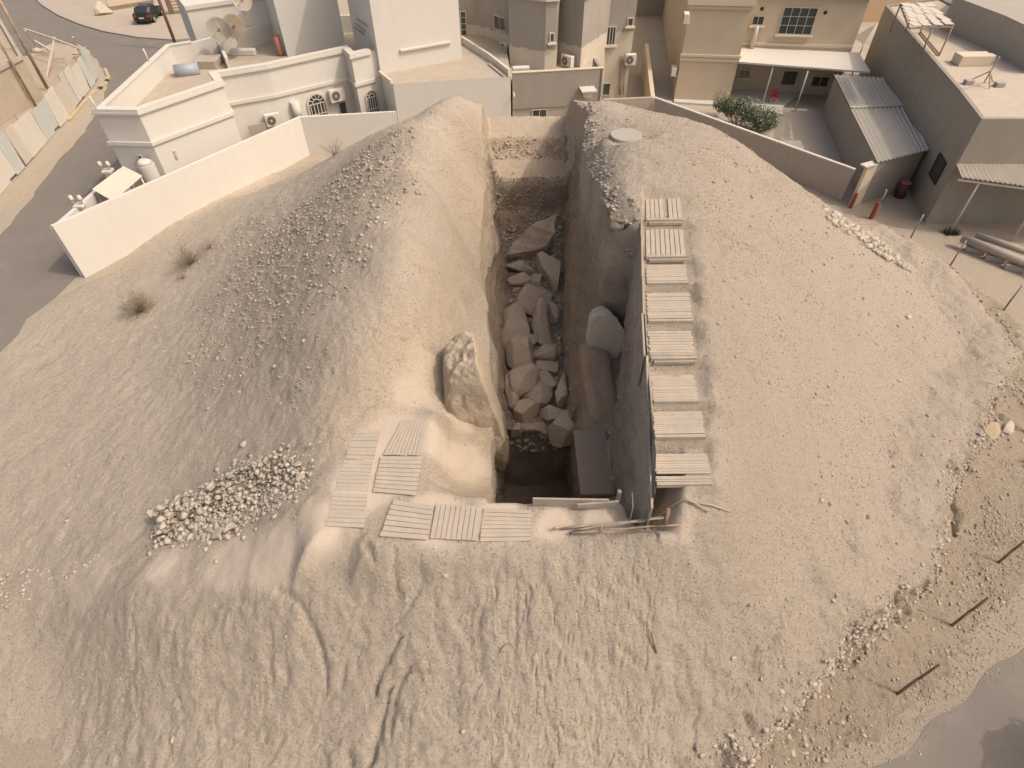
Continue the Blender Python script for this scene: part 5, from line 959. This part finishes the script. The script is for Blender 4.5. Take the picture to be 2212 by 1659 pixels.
# sheet metal hoarding on the left
fb = [at(x, y, 0) for x, y in ((-30, 455), (25, 395), (48, 372), (90, 322), (108, 300), (150, 257), (165, 240), (190, 200), (205, 186), (216, 168))]
FT = thing('sheet_fence', fb[1], 'ragged fence of pale metal and board sheets along the left side of the street', 'fence'); tot = []
L = [0]
for a, b_ in zip(fb, fb[1:]): L.append(L[-1]+(b_-a).length)
def along(s):
    for i in range(len(fb)-1):
        if s <= L[i+1]: return fb[i].lerp(fb[i+1], (s-L[i])/(L[i+1]-L[i]))
    return fb[-1]
s_ = 0; k = 0
while s_ < L[-1]-.3:
    w_ = random.choice([.9, 1.0, 1.2, 1.5, 1.8]); a, b_ = along(s_), along(min(s_+w_, L[-1])); h_ = random.uniform(1.9, 2.45); g_ = random.uniform(.02, .25); tl = Vector((random.uniform(-.05, .12), random.uniform(-.1, .1), 0)); d = (b_-a).normalized(); n = Vector((d.y, -d.x, 0)); o_ = n*random.uniform(-.04, .04)
    m = MB(); A, B_ = a+o_+Vector((0, 0, g_)), b_+o_+Vector((0, 0, g_)); C_, D_ = B_+tl+Vector((0, 0, h_)), A+tl+Vector((0, 0, h_+random.uniform(-.05, .05))); q = [A, B_, C_, D_]; m.hexa([p-n*.01 for p in q]+[p+n*.01 for p in q]); 
    for r in range(1, int(w_/.25)): u = r*.25/w_; m.beam(A.lerp(B_, u)+n*.015, D_.lerp(C_, u)+n*.015, .03, .02, n)
    m.build('sheet', [M_sheet, M_sheet2, M_sheet2, M_sheet][k % 4] if k % 7 != 4 else M_corr, FT); s_ += w_+(.0 if random.random() < .8 else .25); k += 1
m = MB()
for s2 in np.arange(.2, L[-1], 2.6): p = along(s2); m.tube([p+Vector((-.12, .1, 0)), p+Vector((-.1, .1, 2.6))], .04, 6)
m.build('posts', M_stick, FT)
# poles
for i, (bx, by, tx, ty, lb) in enumerate([(104,194,2,16,'tall brown pole behind the middle of the sheet fence'),(78,230,-8,60,'second brown pole leaning beside the fence, nearer the left edge')]):
    p = at(bx, by, 0); h = min(vtop(p, tx, ty), 9); m = MB(); m.tube([p, p+Vector((0, 0, h+3))], .13 if i == 0 else .09, 10, 0, .1); tag(m.build('pole', M_stick), lb, 'pole')
p = at(384, 108, 0); m = MB(); m.tube([p, p+Vector((0, 0, 9.5))], .16, 10, 0, .12); tag(m.build('utility_pole', M_post), 'dark utility pole rising behind the street corner of the white villa', 'pole')
# timber frame of the building plot
tf = thing('timber_frame', at(100, 165, 0), 'crossed pale scaffold timbers standing behind the sheet fence', 'timber frame'); m = MB()
for (x0, y0, z0, x1, y1, z1) in ((118, 80, 2.4, 100, 167, 0), (52, 62, 2.2, 118, 84, 2.3), (118, 84, 2.3, 190, 112, 2.0), (157, 80, 2.3, 176, 124, .2), (168, 98, 1.8, 192, 112, 2.0), (55, 66, 2.2, 75, 96, .3), (75, 88, 1.2, 110, 108, .6)): m.beam(at(x0, y0, z0), at(x1, y1, z1), .13, .1)
m.build('timbers', M_corr, tf)
for i in range(9):
    x, y = random.uniform(70, 175), random.uniform(108, 128); a = at(x, y, random.uniform(.05, .4)); m = MB(); dd = Vector((random.uniform(.6, 1), random.uniform(-.5, .5), random.uniform(-.1, .15)))*random.uniform(.8, 1.8); m.beam(a, a+dd, .12, .06)
    lbs = ['scrap board nearest the pole in the timber pile', 'scrap board lying across the timber pile', 'short scrap board at the left of the timber pile', 'scrap plank at the foot of the crossed timbers', 'scrap plank pointing at the fence', 'loose board on top of the timber pile', 'loose board below the crossed timbers', 'scrap batten at the back of the timber pile', 'scrap batten at the fence end of the timber pile']
    tag(m.build('scrap_board', M_corr if i % 2 else M_deckd), lbs[i], 'board', 'scrap boards on the building plot')
# half built block at the far left
M_lb = mat_plain('sandy_block', (.42, .36, .28), .95, .2, 1.0, .02, .1, 0, (.30, .25, .20), .4)
LB = thing('half_built_house', at(-10, 200, 0), 'sandy unfinished block building at the far left edge', 'building'); c_ = [at(-140, 60, 3), at(-10, 28, 3), at(48, 128, 3), at(-90, 200, 3)]
m = MB(); m.prism([xy(p) for p in c_][::-1], 0, 3.0); m.build('wall', M_lb, LB); m = MB(); m.strip([xy(p) for p in c_], .25, 3.003, 3.25, closed=True); m.build('parapet', M_roof, LB)
for i, (x, y, s, lb) in enumerate([(52, 175, 1.2, 'pale rubble mound beside the brown pole'), (30, 215, 1.4, 'low heap of sand behind the sheet fence near the left edge'), (70, 200, .8, 'small pile of blocks between the two poles'), (85, 110, .9, 'rough concrete lump by the crossed timbers')]):
    p = at(x, y, .1); tag(rock('heap', p, (s*1.6, s*1.2, s*.6), i, (0, 0), 60+i, M_rub, 3, .3, .3), lb, 'heap')
p = at(228, 30, .12); tag(rock('boulder', p+Vector((0, 0, .4)), (1.9, 1.3, 1.5), .6, (.2, .1), 71, M_rub, 4, .4, .25), 'white lump of rock on the pavement beyond the street bend', 'boulder')
# low wall and gate beyond the pavement
a, b_ = at(240, 26, 0), at(335, 10, 0); m = MB(); m.strip([xy(a), xy(b_)], .3, 0, 2.6, side=1); m.build; t = m.build('garden_wall', M_cream); tag(t, 'cream wall behind the parked car', 'wall'); m = MB(); m.strip([xy(a), xy(b_)], .36, .12, .5, side=1); m.build('plinth', M_roof, t)
a, b_ = at(372, 30, .12), at(403, 28, .12); t = thing('slatted_gate', a, 'brown slatted gate between dark piers beside the villa', 'gate'); d, n = wall_frame(a, b_); W_ = (b_-a).length; m = MB()
for k in range(9): m.box(a.lerp(b_, .5)+Vector((0, 0, .25+k*.3)), W_, .06, .12, d, -n)
m.build('slats', M_stick, t)
for s in (0, 1): m = MB(); m.box(a.lerp(b_, s)+Vector((0, 0, 1.5)), .45, .45, 3.0, d, -n); m.build('pier', M_post, t)
# ---------------------------------------------------------------- parked car
def car(c, ang, lb):
    t = thing('parked_car', c, lb, 'car', None, ang); R_ = Matrix.Translation(c) @ Matrix.Rotation(ang, 4, 'Z')
    paint = mat_plain('black_car_paint', (.02, .018, .018), .25, .1, 3, 0, .6); rub = mat_plain('tyre_rubber', (.03, .028, .026), .9, .1, 5); rim = mat_plain('wheel_rim', (.5, .48, .45), .35, .1, 5, 0, .5, .6); gl = mat_plain('car_glass', (.03, .035, .035), .08, .1, 3, 0, .8)
    L_, W_ = 4.3, 1.78
    prof = [(-2.15, .35), (-2.17, .72), (-2.08, .98), (-1.45, 1.02), (.75, .98), (1.85, .86), (2.13, .66), (2.15, .35)]
    def loft(secs, name, mat, par=t):
        bm = bmesh.new(); rows_ = []
        for yv, pr in secs: rows_.append([bm.verts.new(R_ @ Vector((x, yv, z))) for x, z in pr])
        n = len(rows_[0])
        for A, B_ in zip(rows_, rows_[1:]):
            for k in range(n): bm.faces.new((A[k], A[(k+1) % n], B_[(k+1) % n], B_[k]))
        bm.faces.new(rows_[0][::-1]); bm.faces.new(rows_[-1]); bmesh.ops.recalc_face_normals(bm, faces=bm.faces); bmesh.ops.bevel(bm, geom=[e for e in bm.edges], offset=.03, segments=2, affect='EDGES', clamp_overlap=True)
        me = bpy.data.meshes.new(name); bm.to_mesh(me); bm.free(); me.materials.append(mat); return link(name, me, par)
    sc_ = lambda pr, k, z0: [(x*k, z0+(z-z0)*(1 if k > .99 else .94)) for x, z in pr]
    body = loft([(-W_/2, sc_(prof, .95, .4)), (-W_/2*.93, prof), (W_/2*.93, prof), (W_/2, sc_(prof, .95, .4))], 'body', paint)
    cab = [(-1.75, 1.0), (-1.25, 1.42), (.15, 1.45), (.95, .98)]; cin = [(-1.62, 1.0), (-1.18, 1.38), (.1, 1.41), (.82, .98)]
    loft([(-.80, [(x, z) for x, z in cin]), (-.62, cab), (.62, cab), (.80, cin)], 'cabin_glass', gl)
    rf = [(-1.2, 1.40), (-1.15, 1.46), (.1, 1.48), (.16, 1.42)]; loft([(-.60, rf), (.60, rf)], 'roof', paint)
    for i, (x, y) in enumerate(((-1.3, -.82), (-1.3, .82), (1.35, -.82), (1.35, .82))):
        p = R_ @ Vector((x, y, .32)); ax = (R_.to_3x3() @ Vector((0, 1, 0))); wh = empty('wheel', R_.inverted() @ p); wh.parent = t
        m = MB(); m.tube([p-ax*.11, p-ax*.1, p+ax*.1, p+ax*.11], .32, 22); m.build('tyre', rub, wh); m = MB(); s = 1 if y > 0 else -1; m.tube([p+ax*s*.10, p+ax*s*.125], .2, 16); m.build('rim', rim, wh)
    X_ = R_.to_3x3() @ Vector((1, 0, 0)); 
    for y in (-.68, .68): m = MB(); m.box(R_ @ Vector((-2.12, y, .78)), .1, .34, .2, X_); m.build('tail_light', mat_plain('red_lens', (.35, .03, .03), .3, .1, 3, 0, .5) if y < 0 else bpy.data.materials['red_lens'], t)
    m = MB(); m.box(R_ @ Vector((-2.19, 0, .62)), .03, .5, .12, X_); m.build('number_plate', M_white2, t); m = MB(); m.box(R_ @ Vector((-2.18, 0, .42)), .08, 1.6, .18, X_); m.build('bumper', paint, t)
    for y in (-.98, .98): m = MB(); m.box(R_ @ Vector((.6, y, 1.02)), .14, .2, .13, X_); m.build('wing_mirror', paint, t, .02)
    for y in (-.6, .6): m = MB(); m.box(R_ @ Vector((2.08, y, .68)), .1, .35, .14, X_); m.build('headlight', M_alu, t)
ca, cb = at(309, 56, .12), at(338, 30, .12); cc = ca.lerp(cb, .55); dv_ = (cb-ca); car(Vector((cc.x, cc.y, .12)), atan2(dv_.y, dv_.x), 'black saloon car parked on the pavement beyond the street')
# ---------------------------------------------------------------- bush in the yard
p = at(1590, 281, 0); t = thing('garden_bush', p, 'dense green leafy bush just behind the grey boundary wall', 'bush'); bm = bmesh.new(); rs = random.Random(3)
clumps = [(rs.uniform(-2.5, 2.4), rs.uniform(-.3, 1.0), rs.uniform(.7, 1.75), rs.uniform(.35, .65)) for _ in range(52)]; d_w = (w2_-w1_); d_w.z = 0; d_w.normalize(); nw = Vector((-d_w.y, d_w.x, 0)); nw = nw if nw.y > 0 else -nw
for cx_, cy_, cz_, cr_ in clumps:
    cz_ = cz_*(1-.12*abs(cx_)); o_ = p+d_w*cx_+nw*(cy_+.25)+Vector((0, 0, cz_))
    for _ in range(210):
        v = Vector((rs.gauss(0, 1), rs.gauss(0, 1), rs.gauss(0, 1))).normalized()*cr_*rs.uniform(.6, 1.08); c_ = o_+v; nrm = (v.normalized()+Vector((rs.uniform(-.6, .6), rs.uniform(-.6, .6), rs.uniform(-.2, .8)))).normalized(); a = nrm.orthogonal().normalized(); a.rotate(Matrix.Rotation(rs.uniform(0, 6.28), 3, nrm)); b_ = nrm.cross(a); l_, w_ = rs.uniform(.05, .09), rs.uniform(.02, .04)
        f = bm.faces.new([bm.verts.new(q) for q in (c_-a*l_, c_+b_*w_, c_+a*l_, c_-b_*w_)]); f.material_index = 0 if rs.random() < .9 else 1
me = bpy.data.meshes.new('foliage'); bm.to_mesh(me); bm.free(); gq = NG('bush_leaf'); gq.l(gq.mix(gq.noise(2.5, 3), (.045, .075, .03), (.11, .14, .06)), gq.b.inputs['Base Color']); gq.b.inputs['Roughness'].default_value = .6; me.materials.append(gq.m); me.materials.append(mat_plain('dry_leaf', (.42, .38, .28), .8, .2, 5)); link('foliage', me, t)
m = MB()
for _ in range(16):
    a = rs.uniform(-1.9, 1.9); m.tube([p+d_w*a*.35+nw*.3, p+d_w*a*.7+nw*.3+Vector((0, 0, .6)), p+d_w*a+nw*rs.uniform(0, .6)+Vector((0, 0, 1.3))], .035, 5, 0, .012)
m.build('stems', M_stick, t)
p = onplane(1310, 130, *F7, 1) if False else None
# shade tree standing just outside the view at the lower right; its shadow lies on the lane
sh = Vector((cos(radians(20)), -sin(radians(20)), 0)); tp0 = at(2200, 1640, 0)+sh*2.9
t = thing('lane_tree', tp0, 'tree beside the lane just past the lower right corner, known by its shadow', 'tree'); m = MB(); m.tube([tp0, tp0+Vector((.05, 0, 1.4)), tp0+Vector((0, 0, 2.9))], .14, 9, 0, .07); m.build('trunk', M_stick, t); bm = bmesh.new()
for _ in range(5200):
    v = Vector((rs.gauss(0, 1), rs.gauss(0, 1), rs.gauss(0, 1))).normalized()*rs.uniform(.2, 1.0)**.5; c_ = tp0+Vector((v.x*1.25, v.y*1.05, 3.2+v.z*.8))*(1) if False else tp0+Vector((v.x*(1.2+.5*noise.noise(v*1.6)), v.y*(1.1+.6*noise.noise(v*1.9+Vector((5, 1, 2)))), 3.2+v.z*.8)); nrm = Vector((rs.gauss(0, 1), rs.gauss(0, 1), rs.gauss(0, 1))).normalized(); a = nrm.orthogonal().normalized(); b_ = nrm.cross(a); bm.faces.new([bm.verts.new(q) for q in (c_-a*.12, c_+b_*.06, c_+a*.12, c_-b_*.06)])
me = bpy.data.meshes.new('crown'); bm.to_mesh(me); bm.free(); me.materials.append(gq.m); link('crown', me, t)
# walls and houses filling the far side
def block(name, pts, h, mat, lb, cat='building'):
    m = MB(); m.prism(pts, 0, h); o = m.build(name, mat); tag(o, lb, cat); m = MB(); m.strip(pts, .3, h+.003, h+.25, closed=True); m.build('parapet', M_white2 if mat is not M_grey2 else M_roof, o); return o
x0, y0 = at(1385, 4, 0).x, at(1385, 4, 0).y
block('far_house', [(x0-2, y0-6), (x0+9, y0-6), (x0+9, y0+6), (x0-2, y0+6)], 6, M_grey, 'grey house closing the far end of the dark alley', 'house')
q = at(1890, 60, 0); block('peach_house', [(q.x-.5, q.y+2), (q.x+14, q.y+2), (q.x+14, q.y+10), (q.x-.5, q.y+10)], 5.2, mat_plain('peach_render', (.52, .38, .26), .9, .08, 1.2, .004, .1), 'peach rendered house behind the gap right of the cream villa', 'house')
q = at(1895, 75, 0); t = thing('pyramid_canopy', q, 'small white pyramid roof in the gap right of the cream villa', 'canopy'); m = MB(); c_ = at(1880, 88, 2.6); v4 = [c_+Vector((s*1.0, u*1.0, 0)) for s, u in ((-1, -1), (1, -1), (1, 1), (-1, 1))]
for i in range(4): m.bm.faces.new([m.bm.verts.new(v4[i]), m.bm.verts.new(v4[(i+1) % 4]), m.bm.verts.new(c_+Vector((0, 0, 1.3)))])
m.bm.faces.new([m.bm.verts.new(v) for v in v4[::-1]]); m.build('roof', M_white2, t); m = MB()
for v in v4: m.tube([(v.x, v.y, 0), (v.x, v.y, 2.6)], .06, 6)
m.build('posts', M_alu, t)
q = at(560, -30, 0); block('far_white_house', [(q.x-8, q.y+2), (q.x+16, q.y+2), (q.x+16, q.y+12), (q.x-8, q.y+12)], 5, M_white, 'white house far behind the villa', 'house')
b = MB(); xs = [-400, -3.5, 5.5, 400]; ys = [-100, 6.2, 17, 600]
V_ = [[b.bm.verts.new((x, y, 0)) for x in xs] for y in ys]
for j in range(3):
    for i in range(3):
        if (i, j) != (1, 1): b.bm.faces.new((V_[j][i], V_[j][i+1], V_[j+1][i+1], V_[j+1][i]))
tag(b.build('ground', earth_mat('ground_earth', .4)), kind='structure')
